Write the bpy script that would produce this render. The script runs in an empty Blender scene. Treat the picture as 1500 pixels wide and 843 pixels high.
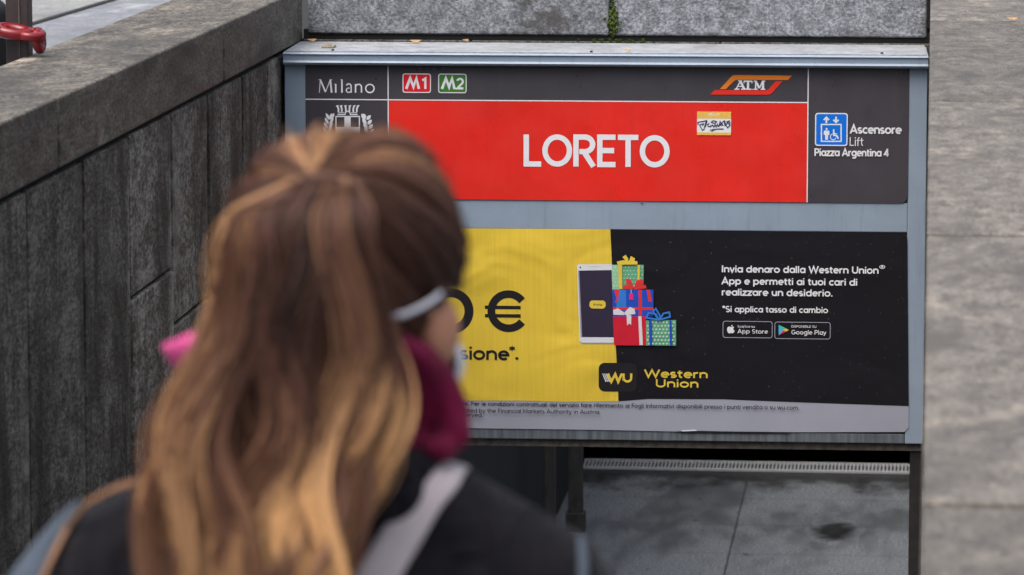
import bpy, bmesh, math, random
import numpy as np
from math import sin, cos, pi, radians, atan, tan, sqrt
from mathutils import Vector, Matrix, Euler, noise

random.seed(7); rng = np.random.default_rng(7)
S = bpy.context.scene
COL = S.collection

# ------------------------------------------------------------------ camera, sky, sun, exposure
FPX = 6400.0                                   # focal length in photo pixels (1500 wide)
PITCH = atan((421.5+430)/FPX)
YAW = atan((1370-750)*cos(PITCH)/FPX)
CAM = Vector((2.298, 0.0, 1.027))
Fv = Vector((-sin(YAW)*cos(PITCH), cos(YAW)*cos(PITCH), -sin(PITCH)))
Rv = Vector((cos(YAW), sin(YAW), 0)); Uv = Rv.cross(Fv)
cd = bpy.data.cameras.new('camera'); cam = bpy.data.objects.new('camera', cd); COL.objects.link(cam)
cam.location = CAM
cam.rotation_euler = Matrix((Rv, Uv, -Fv)).transposed().to_euler()
cd.sensor_width = 36; cd.lens = FPX/1500*36
cd.clip_start = 0.1; cd.clip_end = 2000
cd.dof.use_dof = True; cd.dof.focus_distance = 15.35; cd.dof.aperture_fstop = 9.8
S.camera = cam

SUN_EL, SUN_ROT = radians(50), radians(235)    # sun behind-left of the camera
w = bpy.data.worlds.new('World'); S.world = w; w.use_nodes = True
nt = w.node_tree; bg = nt.nodes['Background']
sky = nt.nodes.new('ShaderNodeTexSky'); sky.sky_type = 'NISHITA'; sky.sun_disc = False
sky.sun_elevation = SUN_EL; sky.sun_rotation = SUN_ROT
sky.air_density = 1.3; sky.dust_density = 4.0; sky.ozone_density = 1.0
hs = nt.nodes.new('ShaderNodeHueSaturation'); hs.inputs['Saturation'].default_value = 0.55
tc = nt.nodes.new('ShaderNodeTexCoord'); sz = nt.nodes.new('ShaderNodeSeparateXYZ'); nt.links.new(tc.outputs['Generated'], sz.inputs[0])
rp = nt.nodes.new('ShaderNodeMapRange'); rp.inputs['From Min'].default_value = 0.0; rp.inputs['From Max'].default_value = 0.75
rp.inputs['To Min'].default_value = 0.06; rp.inputs['To Max'].default_value = 2.3; nt.links.new(sz.outputs[2], rp.inputs[0])   # overcast: brighter overhead
vm = nt.nodes.new('ShaderNodeVectorMath'); vm.operation = 'SCALE'; nt.links.new(rp.outputs[0], vm.inputs['Scale'])
nt.links.new(sky.outputs[0], hs.inputs['Color']); nt.links.new(hs.outputs[0], vm.inputs[0]); nt.links.new(vm.outputs[0], bg.inputs[0])
bg.inputs[1].default_value = 0.10
sl = bpy.data.lights.new('sun', 'SUN'); so = bpy.data.objects.new('sun', sl); COL.objects.link(so)
sl.energy = 1.0; sl.angle = radians(50); sl.color = (1.0, 0.95, 0.88)
sd = Vector((-0.36, -0.40, 1.0)).normalized()  # towards the sun
so.rotation_euler = sd.to_track_quat('Z', 'Y').to_euler(); so.location = (-5, -5, 12)
SUN_ROT = math.atan2(sd.x, sd.y); sky.sun_rotation = SUN_ROT; sky.sun_elevation = math.asin(sd.z)
S.view_settings.view_transform = 'Standard'; S.view_settings.look = 'None'
S.view_settings.exposure = 0.56; S.view_settings.gamma = 1
S.render.engine = 'CYCLES'; S.cycles.use_denoising = True
S.cycles.max_bounces = 6; S.cycles.sample_clamp_indirect = 6

# ------------------------------------------------------------------ helpers
def ray(px, py): return Fv + Rv*((px-750)/FPX) + Uv*((421.5-py)/FPX)
def hit(px, py, axis, v):
    r = ray(px, py); t = (v-CAM[axis])/r[axis]; return CAM + r*t

def tag(o, label=None, cat=None, group=None, kind=None):
    if label: o['label'] = label
    if cat: o['category'] = cat
    if group: o['group'] = group
    if kind: o['kind'] = kind
    return o
def empty(name, loc, label, cat, group=None, rz=0):
    o = bpy.data.objects.new(name, None); COL.objects.link(o); o.location = loc; o.rotation_euler = (0, 0, rz)
    o.empty_display_size = .1
    return tag(o, label, cat, group)
def link(name, me, mats, parent=None, smooth=False):
    o = bpy.data.objects.new(name, me); COL.objects.link(o)
    for m in (mats if isinstance(mats, (list, tuple)) else [mats]):
        me.materials.append(m)
    if parent: o.parent = parent
    if smooth:
        me.polygons.foreach_set('use_smooth', [True]*len(me.polygons))
    return o
class MB:
    """collects shapes for ONE mesh object"""
    def __init__(s): s.bm = bmesh.new(); s.mi = 0
    def _m(s, fs):
        for f in fs: f.material_index = s.mi
    def box(s, a, b, bevel=0, seg=2):
        r = bmesh.ops.create_cube(s.bm, size=1)
        vs = r['verts']
        for v in vs:
            v.co = Vector([(a[i]+b[i])/2 + v.co[i]*(b[i]-a[i]) for i in range(3)])
        fs = list({f for v in vs for f in v.link_faces})
        s._m(fs)
        if bevel:
            es = list({e for v in vs for e in v.link_edges})
            r = bmesh.ops.bevel(s.bm, geom=es, offset=bevel, segments=seg, affect='EDGES', profile=.6)
            s._m(r['faces'])
        return s
    def poly(s, pts):
        f = s.bm.faces.new([s.bm.verts.new(p) for p in pts]); f.material_index = s.mi; return f
    def prism(s, pts, d):
        """closed outline pts (3-D) extruded by vector d"""
        n = len(pts); A = [s.bm.verts.new(p) for p in pts]; B = [s.bm.verts.new(Vector(p)+Vector(d)) for p in pts]
        fs = [s.bm.faces.new(A), s.bm.faces.new(B[::-1])]
        for i in range(n): fs.append(s.bm.faces.new((A[i], B[i], B[(i+1) % n], A[(i+1) % n])))
        s._m(fs); return s
    def tube(s, pts, rad, seg=8, closed=False, flat=None):
        """swept round tube; rad a number or list"""
        pts = [Vector(p) for p in pts]; n = len(pts)
        rad = rad if isinstance(rad, (list, tuple)) else [rad]*n
        rings = []; up = None
        for i in range(n):
            t = (pts[(i+1) % n]-pts[i-1]) if closed else (pts[min(i+1, n-1)]-pts[max(i-1, 0)])
            t.normalize()
            if up is None: up = t.orthogonal().normalized()
            up = (up - t*up.dot(t)).normalized(); sd_ = t.cross(up)
            rings.append([s.bm.verts.new(pts[i]+(up*cos(2*pi*k/seg)+sd_*sin(2*pi*k/seg))*rad[i]) for k in range(seg)])
        fs = []
        for i in range(n if closed else n-1):
            a, b = rings[i], rings[(i+1) % n]
            for k in range(seg): fs.append(s.bm.faces.new((a[k], a[(k+1) % seg], b[(k+1) % seg], b[k])))
        if not closed: fs += [s.bm.faces.new(rings[0][::-1]), s.bm.faces.new(rings[-1])]
        s._m(fs); return s
    def ell(s, c, r, M=None, u=24, v=16):
        q = bmesh.ops.create_uvsphere(s.bm, u_segments=u, v_segments=v, radius=1)
        for x in q['verts']:
            p = Vector((x.co.x*r[0], x.co.y*r[1], x.co.z*r[2]))
            x.co = Vector(c) + (M @ p if M else p)
        s._m({f for x in q['verts'] for f in x.link_faces}); return s
    def loft(s, secs, seg=24):
        """closed stack of (centre, rx, ry) horizontal ellipses"""
        rings = [[s.bm.verts.new((c[0]+rx*cos(2*pi*k/seg), c[1]+ry*sin(2*pi*k/seg), c[2])) for k in range(seg)] for c, rx, ry in secs]
        fs = []
        for a, b in zip(rings, rings[1:]):
            for k in range(seg): fs.append(s.bm.faces.new((a[k], a[(k+1) % seg], b[(k+1) % seg], b[k])))
        fs += [s.bm.faces.new(rings[0][::-1]), s.bm.faces.new(rings[-1])]
        s._m(fs); return s
    def chain(s, ps, seg=16):
        """tapered capsule chain of (point, radius) with round joints"""
        for (p, r) in ps: s.ell(p, (r, r, r), u=16, v=10)
        for (p, r), (q, t) in zip(ps, ps[1:]): s.tube([p, q], [r, t], seg)
        return s
    def mesh(s, name):
        bmesh.ops.recalc_face_normals(s.bm, faces=s.bm.faces[:])
        me = bpy.data.meshes.new(name); s.bm.to_mesh(me); s.bm.free(); return me
    def build(s, name, mats, parent=None, smooth=False):
        return link(name, s.mesh(name), mats, parent, smooth)
    def fused(s, name, mats, parent, voxel, it=6, fac=.5):
        """one continuous skin grown over all the shapes"""
        t = bpy.data.objects.new('t', s.mesh(name)); COL.objects.link(t)
        m = t.modifiers.new('r', 'REMESH'); m.mode = 'VOXEL'; m.voxel_size = voxel
        m = t.modifiers.new('s', 'SMOOTH'); m.iterations = it; m.factor = fac
        dg = bpy.context.evaluated_depsgraph_get(); dg.update()
        me = bpy.data.meshes.new_from_object(t.evaluated_get(dg)); me.name = name
        bpy.data.objects.remove(t)
        return link(name, me, mats, parent, True)

# ------------------------------------------------------------------ materials
def newmat(name):
    m = bpy.data.materials.new(name); m.use_nodes = True
    return m, m.node_tree, m.node_tree.nodes['Principled BSDF']
def N(t, typ, **kw):
    n = t.nodes.new(typ)
    for k, v in kw.items():
        if k.startswith('_'): setattr(n, k[1:], v)
        else: n.inputs[k].default_value = v
    return n
def coords(t, scale=(1, 1, 1), kind='Object'):
    c = t.nodes.new('ShaderNodeTexCoord'); mp = t.nodes.new('ShaderNodeMapping'); mp.inputs['Scale'].default_value = scale
    t.links.new(c.outputs[kind], mp.inputs['Vector']); return mp.outputs[0]
def noise_n(t, vec, scale, detail=4, rough=.6, dist=0):
    n = N(t, 'ShaderNodeTexNoise', Scale=scale, Detail=detail, Roughness=rough, Distortion=dist)
    t.links.new(vec, n.inputs['Vector']); return n.outputs['Fac']
def ramp(t, fac, stops):
    r = t.nodes.new('ShaderNodeValToRGB'); e = r.color_ramp.elements
    while len(e) < len(stops): e.new(.5)
    for i, (p, c) in enumerate(stops):
        e[i].position = p; e[i].color = (*c, 1) if len(c) == 3 else c
    t.links.new(fac, r.inputs[0]); return r.outputs[0]
def mix(t, fac, a, b, mode='MIX'):
    m = t.nodes.new('ShaderNodeMix'); m.data_type = 'RGBA'; m.blend_type = mode
    for s, v in ((m.inputs[0], fac), (m.inputs[6], a), (m.inputs[7], b)):
        if isinstance(v, (int, float)): s.default_value = v
        elif isinstance(v, tuple): s.default_value = (*v, 1)
        else: t.links.new(v, s)
    return m.outputs[2]
def math_n(t, op, a, b=None, c=None):
    m = t.nodes.new('ShaderNodeMath'); m.operation = op
    for i, v in enumerate((a, b, c)):
        if v is None: continue
        if isinstance(v, (int, float)): m.inputs[i].default_value = v
        else: t.links.new(v, m.inputs[i])
    return m.outputs[0]
def bump(t, b, h, strength=.3, dist=.01):
    n = N(t, 'ShaderNodeBump', Strength=strength, Distance=dist); t.links.new(h, n.inputs['Height']); t.links.new(n.outputs[0], b.inputs['Normal'])
def g(v): return (v, v, v)

def plain(name, col, rough=.5, var=.06, scale=30, metal=0, spec=.5, bmp=0, bscale=60, stretch=(1, 1, 1)):
    m, t, b = newmat(name); v = coords(t, stretch)
    f = noise_n(t, v, scale, 5)
    c = ramp(t, f, [(.3, tuple(x*(1-var) for x in col)), (.7, tuple(min(1, x*(1+var)) for x in col))])
    t.links.new(c, b.inputs['Base Color'])
    b.inputs['Roughness'].default_value = rough; b.inputs['Metallic'].default_value = metal
    b.inputs['Specular IOR Level'].default_value = spec
    if bmp: bump(t, b, noise_n(t, v, bscale, 4), bmp)
    return m

def granite(name, lo, mid, hi, gscale, streak=(1, 1, 1), stain=(.04, .037, .034), stain_lo=.52, stain_hi=.68, stain_amt=.8,
            stscale=1.6, ststretch=(1, 1, 1), rough=.8, bstr=.5, bdist=.004, tonevar=.3, pale=None, pale_at=(.6, .72), palescale=1.2, palestretch=(1, 1, 1)):
    m, t, b = newmat(name); v = coords(t, streak)
    n1 = noise_n(t, v, gscale, 3, .7); n2 = noise_n(t, v, gscale*.23, 4, .6)
    mm = math_n(t, 'MULTIPLY_ADD', n2, .45, math_n(t, 'MULTIPLY', n1, .6))
    c = ramp(t, mm, [(.42, lo), (.52, mid), (.64, hi)])
    if pale:
        p = noise_n(t, coords(t, palestretch), palescale, 5, .62)
        pm = ramp(t, p, [(pale_at[0], g(0)), (pale_at[1], g(1))])
        pm2 = math_n(t, 'MULTIPLY', pm, ramp(t, n2, [(.4, g(.1)), (.6, g(1))]))
        c = mix(t, pm2, c, pale)
    st = noise_n(t, coords(t, ststretch), stscale, 6, .68, .4)
    sm = ramp(t, st, [(stain_lo, g(0)), (stain_hi, g(stain_amt))])
    c = mix(t, sm, c, stain)
    oi = t.nodes.new('ShaderNodeObjectInfo')
    vv = math_n(t, 'MULTIPLY_ADD', oi.outputs['Random'], tonevar, 1-tonevar/2)
    cm = t.nodes.new('ShaderNodeVectorMath'); cm.operation = 'SCALE'
    t.links.new(c, cm.inputs[0]); t.links.new(vv, cm.inputs['Scale'])
    t.links.new(cm.outputs[0], b.inputs['Base Color'])
    rr = ramp(t, n2, [(.35, g(rough-.12)), (.65, g(rough+.1))]); t.links.new(rr, b.inputs['Roughness'])
    b.inputs['Specular IOR Level'].default_value = .35
    bump(t, b, mm, bstr, bdist)
    return m

M = {}
M['cope'] = granite('worn_coping_stone', (.068, .059, .050), (.126, .111, .096), (.19, .170, .148), 120, (1, .45, 1), stain=(.066, .059, .052),
                    stain_lo=.48, stain_hi=.64, stain_amt=.8, stscale=3.5, ststretch=(1.2, .45, 1), rough=.7, bstr=.5, pale=(.30, .258, .21),
                    pale_at=(.53, .72), palescale=7.0, palestretch=(1.2, .45, 1))
M['cope_left'] = granite('weathered_coping_stone', (.048, .042, .0345), (.108, .094, .078), (.20, .175, .144), 95, (1, .4, 1), stain=(.032, .0285, .025),
                    stain_lo=.48, stain_hi=.66, stain_amt=.8, stscale=2.4, ststretch=(1, .45, 1.4), rough=.72, bstr=.6, pale=(.38, .315, .24),
                    pale_at=(.57, .69), palescale=2.4, palestretch=(2.2, .45, 1))
M['clad'] = granite('dark_cladding_stone', (.040, .035, .029), (.120, .108, .092), (.27, .247, .213), 90, (1, .35, .75), stain=(.020, .017, .0135),
                    stain_lo=.46, stain_hi=.62, stain_amt=.92, stscale=1.9, ststretch=(3.2, 1.2, .32), rough=.85, bstr=.9, bdist=.01, tonevar=.8,
                    pale=(.27, .252, .222), pale_at=(.52, .74), palescale=2.6, palestretch=(3, 1.2, .45))
M['back'] = granite('speckled_granite', (.085, .088, .097), (.178, .183, .20), (.36, .37, .40), 80, (1, 1, 1.2), stain=(.065, .06, .054),
                    stain_lo=.56, stain_hi=.62, stain_amt=.8, stscale=2.4, rough=.85, bstr=.8, bdist=.006)
M['back_low'] = granite('grimy_granite', (.03, .03, .028), (.10, .098, .09), (.2, .195, .18), 100, stain=(.02, .02, .017), stscale=6, rough=.9)
M['joint'] = plain('dark_mortar', (.015, .014, .013), .95)
M['step'] = granite('stair_stone', (.07, .07, .07), (.15, .15, .15), (.24, .24, .24), 120, stscale=1.5)
M['asphalt'] = granite('street_surface', (.13, .135, .15), (.2, .205, .22), (.27, .275, .29), 40, stain=(.12, .122, .13), stscale=.9, ststretch=(1.5, .6, 1), stain_amt=.7,
                       rough=.7, pale=(.5, .5, .5), pale_at=(.6, .68), palescale=1.0, palestretch=(1.2, .5, 1))
M['paleslab'] = granite('pale_paving', (.15, .15, .15), (.21, .21, .205), (.28, .28, .27), 40, stain=(.12, .118, .115), stscale=1.2, rough=.75)
def worn_paint(name, col, dirt, rough, at=(.55, .72), amt=.55, ripple=.03):
    m, t, b = newmat(name); v = coords(t)
    base_ = ramp(t, noise_n(t, v, 4, 4), [(.3, tuple(x*.9 for x in col)), (.7, tuple(x*1.08 for x in col))])
    drip = ramp(t, noise_n(t, coords(t, (22, 22, 1.3)), 1.6, 5, .65), [(at[0], g(0)), (at[1], g(amt))])
    c = mix(t, drip, base_, dirt)
    blot = ramp(t, noise_n(t, v, 9, 6, .7, .5), [(.60, g(0)), (.70, g(amt))]); c = mix(t, blot, c, tuple(x*.75+.0 for x in col))
    spk = ramp(t, noise_n(t, v, 150, 2, .6), [(.71, g(0)), (.74, g(.7))]); c = mix(t, spk, c, dirt)
    t.links.new(c, b.inputs['Base Color'])
    t.links.new(ramp(t, noise_n(t, v, 7, 4), [(.35, g(rough-.08)), (.65, g(rough+.12))]), b.inputs['Roughness'])
    bump(t, b, noise_n(t, v, 2.2, 2, .5, .6), ripple, .05)
    return m
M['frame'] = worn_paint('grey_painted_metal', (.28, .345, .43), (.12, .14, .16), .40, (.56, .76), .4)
M['frame_low'] = worn_paint('grimy_shaded_grey_metal', (.145, .17, .195), (.035, .036, .037), .5, (.42, .66), .8)  # grime, plus a darker base that paints the light falling off downwards
M['cap_top'] = granite('weathered_metal_top', (.22, .225, .235), (.29, .297, .307), (.36, .367, .377), 60, stain=(.16, .15, .14), stain_lo=.6, stain_hi=.7, stscale=2.5, rough=.55, bstr=.1)
M['rust'] = plain('rusty_brown_metal', (.13, .112, .098), .8, .5, 40, bmp=.2)
M['darkpost'] = plain('dark_post_paint', (.022, .019, .018), .55, .3, 30)
M['panel'] = worn_paint('anthracite_panel', (.060, .054, .064), (.085, .08, .085), .34, (.56, .75), .4, .10)
M['red'] = worn_paint('red_panel', (.78, .024, .015), (.62, .03, .02), .34, (.55, .75), .5, .10)
M['white'] = plain('white_print', (.80, .80, .83), .45, .03)
M['badge_red'] = plain('badge_red', (.72, .012, .02), .4, .03)
M['green'] = plain('badge_green', (.055, .20, .03), .4, .03)
M['orange'] = plain('logo_orange', (.85, .22, .02), .4, .03)
M['logored'] = plain('logo_red', (.82, .03, .015), .4, .03)
M['blue'] = plain('lift_blue', (.0, .17, .72), .4, .03)
M['ylabel'] = plain('sticker_yellow', (.85, .5, .09), .5, .1, 60)
M['ink'] = plain('ink_blue_black', (.03, .03, .09), .5)
M['pwhite'] = plain('poster_white', (.35, .36, .43), .42, .06, 4)
M['pink_ribbon'] = plain('gift_pink', (.85, .02, .16), .5)
M['gred'] = plain('gift_red', (.62, .008, .03), .5)
M['gred2'] = plain('gift_ribbon_red', (.75, .03, .03), .5)
M['gblue'] = plain('gift_blue', (.012, .07, .5), .5)
M['gblue2'] = plain('gift_light_blue', (.03, .2, .65), .5)
M['ggreen'] = plain('gift_green', (.12, .42, .22), .5)
M['ggreen2'] = plain('gift_pale_green', (.3, .6, .36), .5)
M['gwhite'] = plain('gift_white', (.72, .7, .74), .5)
M['screen'] = plain('phone_dark_glass', (.035, .027, .055), .35)
M['phone'] = plain('phone_white', (.72, .73, .76), .4)
M['phone_edge'] = plain('phone_edge_grey', (.3, .3, .35), .4)
M['cyan'] = plain('badge_cyan', (.05, .5, .75), .4); M['bmag'] = plain('badge_magenta', (.75, .03, .12), .4)
M['bgreen'] = plain('badge_mint', (.1, .55, .3), .4)
def vinyl(name, col, s=.5):
    """printed vinyl sheet: slightly slack, with soft large wrinkles"""
    m, t, b = newmat(name); v = coords(t, (1, 1, 1))
    n1 = noise_n(t, coords(t, (1, 1, 1.3)), 2.6, 2, .5, .8); n2 = noise_n(t, coords(t, (60, 60, 1)), 3, 2)
    c = ramp(t, n2, [(.3, tuple(x*.94 for x in col)), (.7, tuple(x*1.04 for x in col))])
    sp = ramp(t, noise_n(t, v, 130, 1, .5), [(.76, g(0)), (.79, g(.6))])
    c = mix(t, sp, c, (.2, .19, .19))
    t.links.new(c, b.inputs['Base Color']); b.inputs['Roughness'].default_value = .36
    b.inputs['Specular IOR Level'].default_value = .5
    bump(t, b, n1, s, .06)
    return m
M['yellow'] = vinyl('yellow_vinyl', (.80, .56, .055), .3)
M['black'] = vinyl('black_vinyl', (.0085, .0075, .011), .12)
M['pyellow'] = plain('yellow_print', (.78, .56, .06), .45)
M['pblack'] = plain('black_print', (.012, .010, .012), .45)

# ------------------------------------------------------------------ stroke lettering (own glyph skeletons)
def E(cx, cy, rx, ry, a0, a1, n=18):
    return [(cx+rx*cos(radians(a0+(a1-a0)*i/n)), cy+ry*sin(radians(a0+(a1-a0)*i/n))) for i in range(n+1)]
b_, t_, x_ = .07, .93, .65
xm = (b_+x_)/2; xr = (x_-b_)/2
G = {
 'A': (.80, [[(.05, 0), (.40, .97), (.75, 0)], [(.17, .30), (.63, .30)]]),
 'D': (.76, [[(.10, b_), (.10, t_), (.34, t_)]+E(.34, .5, .34, .43, 90, -90)+[(.10, b_)]]),
 'E': (.60, [[(.56, t_), (.10, t_), (.10, b_), (.56, b_)], [(.10, .51), (.52, .51)]]),
 'F': (.56, [[(.54, t_), (.10, t_), (.10, 0)], [(.10, .5), (.50, .5)]]),
 'G': (.84, [E(.43, .5, .36, .43, 48, 352)+[(.78, .46), (.46, .46)]]),
 'H': (.76, [[(.10, 0), (.10, 1)], [(.66, 0), (.66, 1)], [(.1, .5), (.66, .5)]]),
 'I': (.22, [[(.11, 0), (.11, 1)]]),
 'L': (.56, [[(.10, 1), (.10, b_), (.54, b_)]]),
 'M': (.94, [[(.10, 0), (.10, .95), (.47, .30), (.84, .95), (.84, 0)]]),
 'N': (.78, [[(.10, 0), (.10, .93), (.68, .07), (.68, 1)]]),
 'O': (.90, [E(.45, .5, .36, .425, 0, 360, 36)]),
 'P': (.64, [[(.10, 0), (.10, t_), (.34, t_)]+E(.34, .69, .23, .24, 90, -90)+[(.18, .45)]]),
 'R': (.70, [[(.10, 0), (.10, t_), (.36, t_)]+E(.36, .70, .23, .23, 90, -90)+[(.20, .47)], [(.36, .42), (.62, 0)]]),
 'S': (.62, [E(.31, .71, .22, .22, 40, 270, 14)+E(.31, .28, .235, .21, 90, -140, 14)]),
 'B': (.66, [[(.10, b_), (.10, t_), (.34, t_)]+E(.34, .72, .2, .21, 90, -90)+[(.1, .51)], [(.1, .51), (.36, .51)]+E(.36, .29, .22, .22, 90, -90)+[(.18, .08)]]),
 'T': (.66, [[(.03, t_), (.63, t_)], [(.33, t_), (.33, 0)]]),
 'U': (.76, [[(.10, 1), (.10, .36)]+E(.38, .36, .28, .29, 180, 360)+[(.66, 1)]]),
 'W': (1.14, [[(.05, 1), (.31, .06), (.57, .94), (.83, .06), (1.09, 1)]]),
 'a': (.66, [E(.34, xm, .25, xr, 0, 360, 28), [(.59, .72), (.59, 0)]]),
 'b': (.68, [E(.35, xm, .25, xr, 0, 360, 28), [(.10, 1), (.10, 0)]]),
 'c': (.56, [E(.34, xm, .25, xr, 48, 312)]),
 'd': (.68, [E(.34, xm, .25, xr, 0, 360, 28), [(.59, 1), (.59, 0)]]),
 'e': (.64, [[(.09, .37), (.58, .37)]+E(.335, xm, .25, xr, 3, 312, 26)]),
 'f': (.38, [E(.32, .76, .16, .18, 80, 180, 8)+[(.16, 0)], [(.02, .63), (.36, .63)]]),
 'g': (.68, [E(.34, xm, .25, xr, 0, 360, 28), [(.59, .72), (.59, -.02)]+E(.34, -.02, .25, .21, 0, -140)]),
 'h': (.64, [[(.10, 1), (.10, 0)], E(.33, .40, .23, .25, 180, 0)+[(.56, 0)]]),
 'i': (.22, [[(.11, 0), (.11, .71)], [(.11, .84), (.11, .99)]]),
 'k': (.58, [[(.1, 1), (.1, 0)], [(.54, .71), (.14, .32)], [(.25, .42), (.56, 0)]]),
 'l': (.22, [[(.11, 0), (.11, 1)]]),
 'm': (.98, [[(.10, .71), (.10, 0)], E(.295, .44, .195, .21, 180, 0)+[(.49, 0)], E(.685, .44, .195, .21, 180, 0)+[(.88, 0)]]),
 'n': (.64, [[(.10, .71), (.10, 0)], E(.33, .40, .23, .25, 180, 0)+[(.56, 0)]]),
 'o': (.68, [E(.34, xm, .265, xr, 0, 360, 28)]),
 'p': (.68, [E(.35, xm, .25, xr, 0, 360, 28), [(.10, .72), (.10, -.27)]]),
 'r': (.42, [[(.10, .71), (.10, 0)], E(.34, .38, .24, .27, 180, 78, 8)]),
 's': (.50, [E(.25, .495, .165, .155, 35, 270, 12)+E(.25, .205, .18, .135, 90, -145, 12)]),
 't': (.40, [[(.17, .90), (.17, .22)]+E(.31, .22, .14, .15, 180, 285, 8), [(.02, .64), (.37, .64)]]),
 'u': (.64, [[(.10, .71), (.10, .30)]+E(.32, .30, .22, .23, 180, 360)+[(.54, .30)], [(.54, .71), (.54, 0)]]),
 'v': (.58, [[(.04, .71), (.29, .04), (.54, .71)]]),
 'w': (.86, [[(.04, .71), (.24, .05), (.43, .68), (.62, .05), (.82, .71)]]),
 'y': (.58, [[(.04, .71), (.30, .03)], [(.54, .71), (.24, -.16), (.06, -.2)]]),
 'z': (.54, [[(.05, x_), (.48, x_), (.06, b_), (.50, b_)]]),
 '.': (.24, [[(.12, 0), (.12, .16)]]), ',': (.24, [[(.14, .14), (.08, -.14)]]),
 '*': (.40, [[(.20, 1.05), (.20, .65)], [(.03, .95), (.37, .75)], [(.03, .75), (.37, .95)]]),
 '0': (.76, [E(.38, .5, .30, .43, 0, 360, 36)]),
 '1': (.44, [[(.06, .76), (.26, .93), (.26, 0)]]),
 '2': (.62, [E(.31, .68, .23, .25, 165, -30, 14)+[(.09, b_), (.58, b_)]]),
 '4': (.66, [[(.64, .27), (.08, .27), (.44, .95), (.46, .95), (.46, 0)]]),
 '\u20ac': (.86, [E(.50, .5, .34, .43, 42, 318, 26), [(.0, .59), (.70, .59)], [(.0, .41), (.66, .41)]]),
 '\u00ae': (.50, [E(.25, .78, .2, .2, 0, 360, 20), [(.2, .68), (.2, .88), (.27, .88), (.30, .83), (.27, .78), (.2, .78)], [(.25, .78), (.31, .68)]]),
 ' ': (.30, []),
}
class Print:
    """flat print on a board: local x right, z up, built outwards (-y) in thin sheets"""
    def __init__(s, y0): s.mb = MB(); s.y = y0; s.mats = []
    def mat(s, m):
        if m not in s.mats: s.mats.append(m)
        s.mb.mi = s.mats.index(m)
    def poly(s, pts, m, lift=4e-4):
        s.mat(m); s.y -= lift*.2; s.mb.poly([(x, s.y, z) for x, z in pts])
    def stroke(s, pts, wd, m):
        s.mat(m); s.y -= 3e-5
        closed = (Vector(pts[0])-Vector(pts[-1])).length < 1e-6 and len(pts) > 3
        P = [Vector(p) for p in pts]
        Q = [P[0]]
        for p in P[1:]:
            if (p-Q[-1]).length > 1e-7: Q.append(p)
        P = Q
        if closed: P = P[:-1]
        n = len(P)
        if n < 2: return
        L, R = [], []
        for i in range(n):
            if closed: d0 = P[i]-P[i-1]; d1 = P[(i+1) % n]-P[i]
            else: d0 = P[i]-P[i-1] if i else P[1]-P[0]; d1 = P[i+1]-P[i] if i < n-1 else P[i]-P[i-1]
            d0 = d0.normalized(); d1 = d1.normalized()
            n0 = Vector((-d0.y, d0.x)); n1 = Vector((-d1.y, d1.x)); b = n0+n1
            if b.length < 1e-4: b = n0
            b.normalize(); k = min(1/max(b.dot(n0), .2), 2.6)
            L.append(P[i]+b*k*wd/2); R.append(P[i]-b*k*wd/2)
        vl = [s.mb.bm.verts.new((p.x, s.y, p.y)) for p in L]; vr = [s.mb.bm.verts.new((p.x, s.y, p.y)) for p in R]
        for i in range(n if closed else n-1):
            j = (i+1) % n
            f = s.mb.bm.faces.new((vl[i], vl[j], vr[j], vr[i])); f.material_index = s.mb.mi
    def text(s, txt, x0, x1, z0, cap, wd, m, track=.0, shear=0):
        """txt fitted between x0 and x1 on baseline z0, cap height cap, stroke wd (of cap)"""
        tot = sum(G[c][0]+track for c in txt)-track
        kx = (x1-x0)/tot; cx = 0
        for c in txt:
            a, st = G[c]
            for pl in st: s.stroke([(x0+(cx+px+shear*py)*kx, z0+py*cap) for px, py in pl], wd*cap, m)
            cx += a+track
    def rrect(s, x0, z0, x1, z1, r, m):
        s.poly(rr(x0, z0, x1, z1, r), m)
    def disc(s, cx, cz, rx, rz, m, n=24): s.poly(E(cx, cz, rx, rz, 0, 360-360/n, n-1), m)
    def build(s, name, parent): 
        me = bpy.data.meshes.new(name); s.mb.bm.to_mesh(me); s.mb.bm.free()
        # face outwards
        me.flip_normals() if len(me.polygons) and me.polygons[0].normal.y > 0 else None
        return link(name, me, s.mats, parent)
def rr(x0, z0, x1, z1, r, n=6):
    pts = []
    for cx, cz, a in ((x1-r, z1-r, 0), (x0+r, z1-r, 90), (x0+r, z0+r, 180), (x1-r, z0+r, 270)):
        pts += E(cx, cz, r, r, a, a+90, n)
    return pts

# ------------------------------------------------------------------ setting
W = 2.3; ST = -0.85; FL = -4.0; YB = 15.90; YE = 28.55
def struct(mb, name, mats): return tag(mb.build(name, mats), kind='structure')
mb = MB()   # street sheet round the stair opening and an added, unseen light well
OX0, OX1 = -.30, 2.60
def quad(mb, x0, y0, x1, y1, z): mb.poly([(x0, y0, z), (x1, y0, z), (x1, y1, z), (x0, y1, z)])
quad(mb, -300, -200, OX0, 400, ST); quad(mb, OX1, -200, 300, 400, ST)
quad(mb, OX0, -200, OX1, 3.7, ST); quad(mb, OX0, YB+.2, OX1, 19.0, ST); quad(mb, OX0, YE, OX1, 400, ST)
struct(mb, 'street', M['asphalt'])
k0 = hit(46, 36, 2, ST); k1 = hit(143, 7, 2, ST)
mb = MB(); d = (k1-k0).normalized(); nrm = Vector((-d.y, d.x, 0))
A, B = k0-d*20, k0+d*40
mb.poly([(p.x, p.y, ST+.004) for p in (A, B, B+nrm*1.2, A+nrm*1.2)])
struct(mb, 'pavement', M['paleslab'])
mb = MB(); mb.poly([(p.x, p.y, ST+.008) for p in (A-nrm*.03, B-nrm*.03, B+nrm*.02, A+nrm*.02)])
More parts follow.
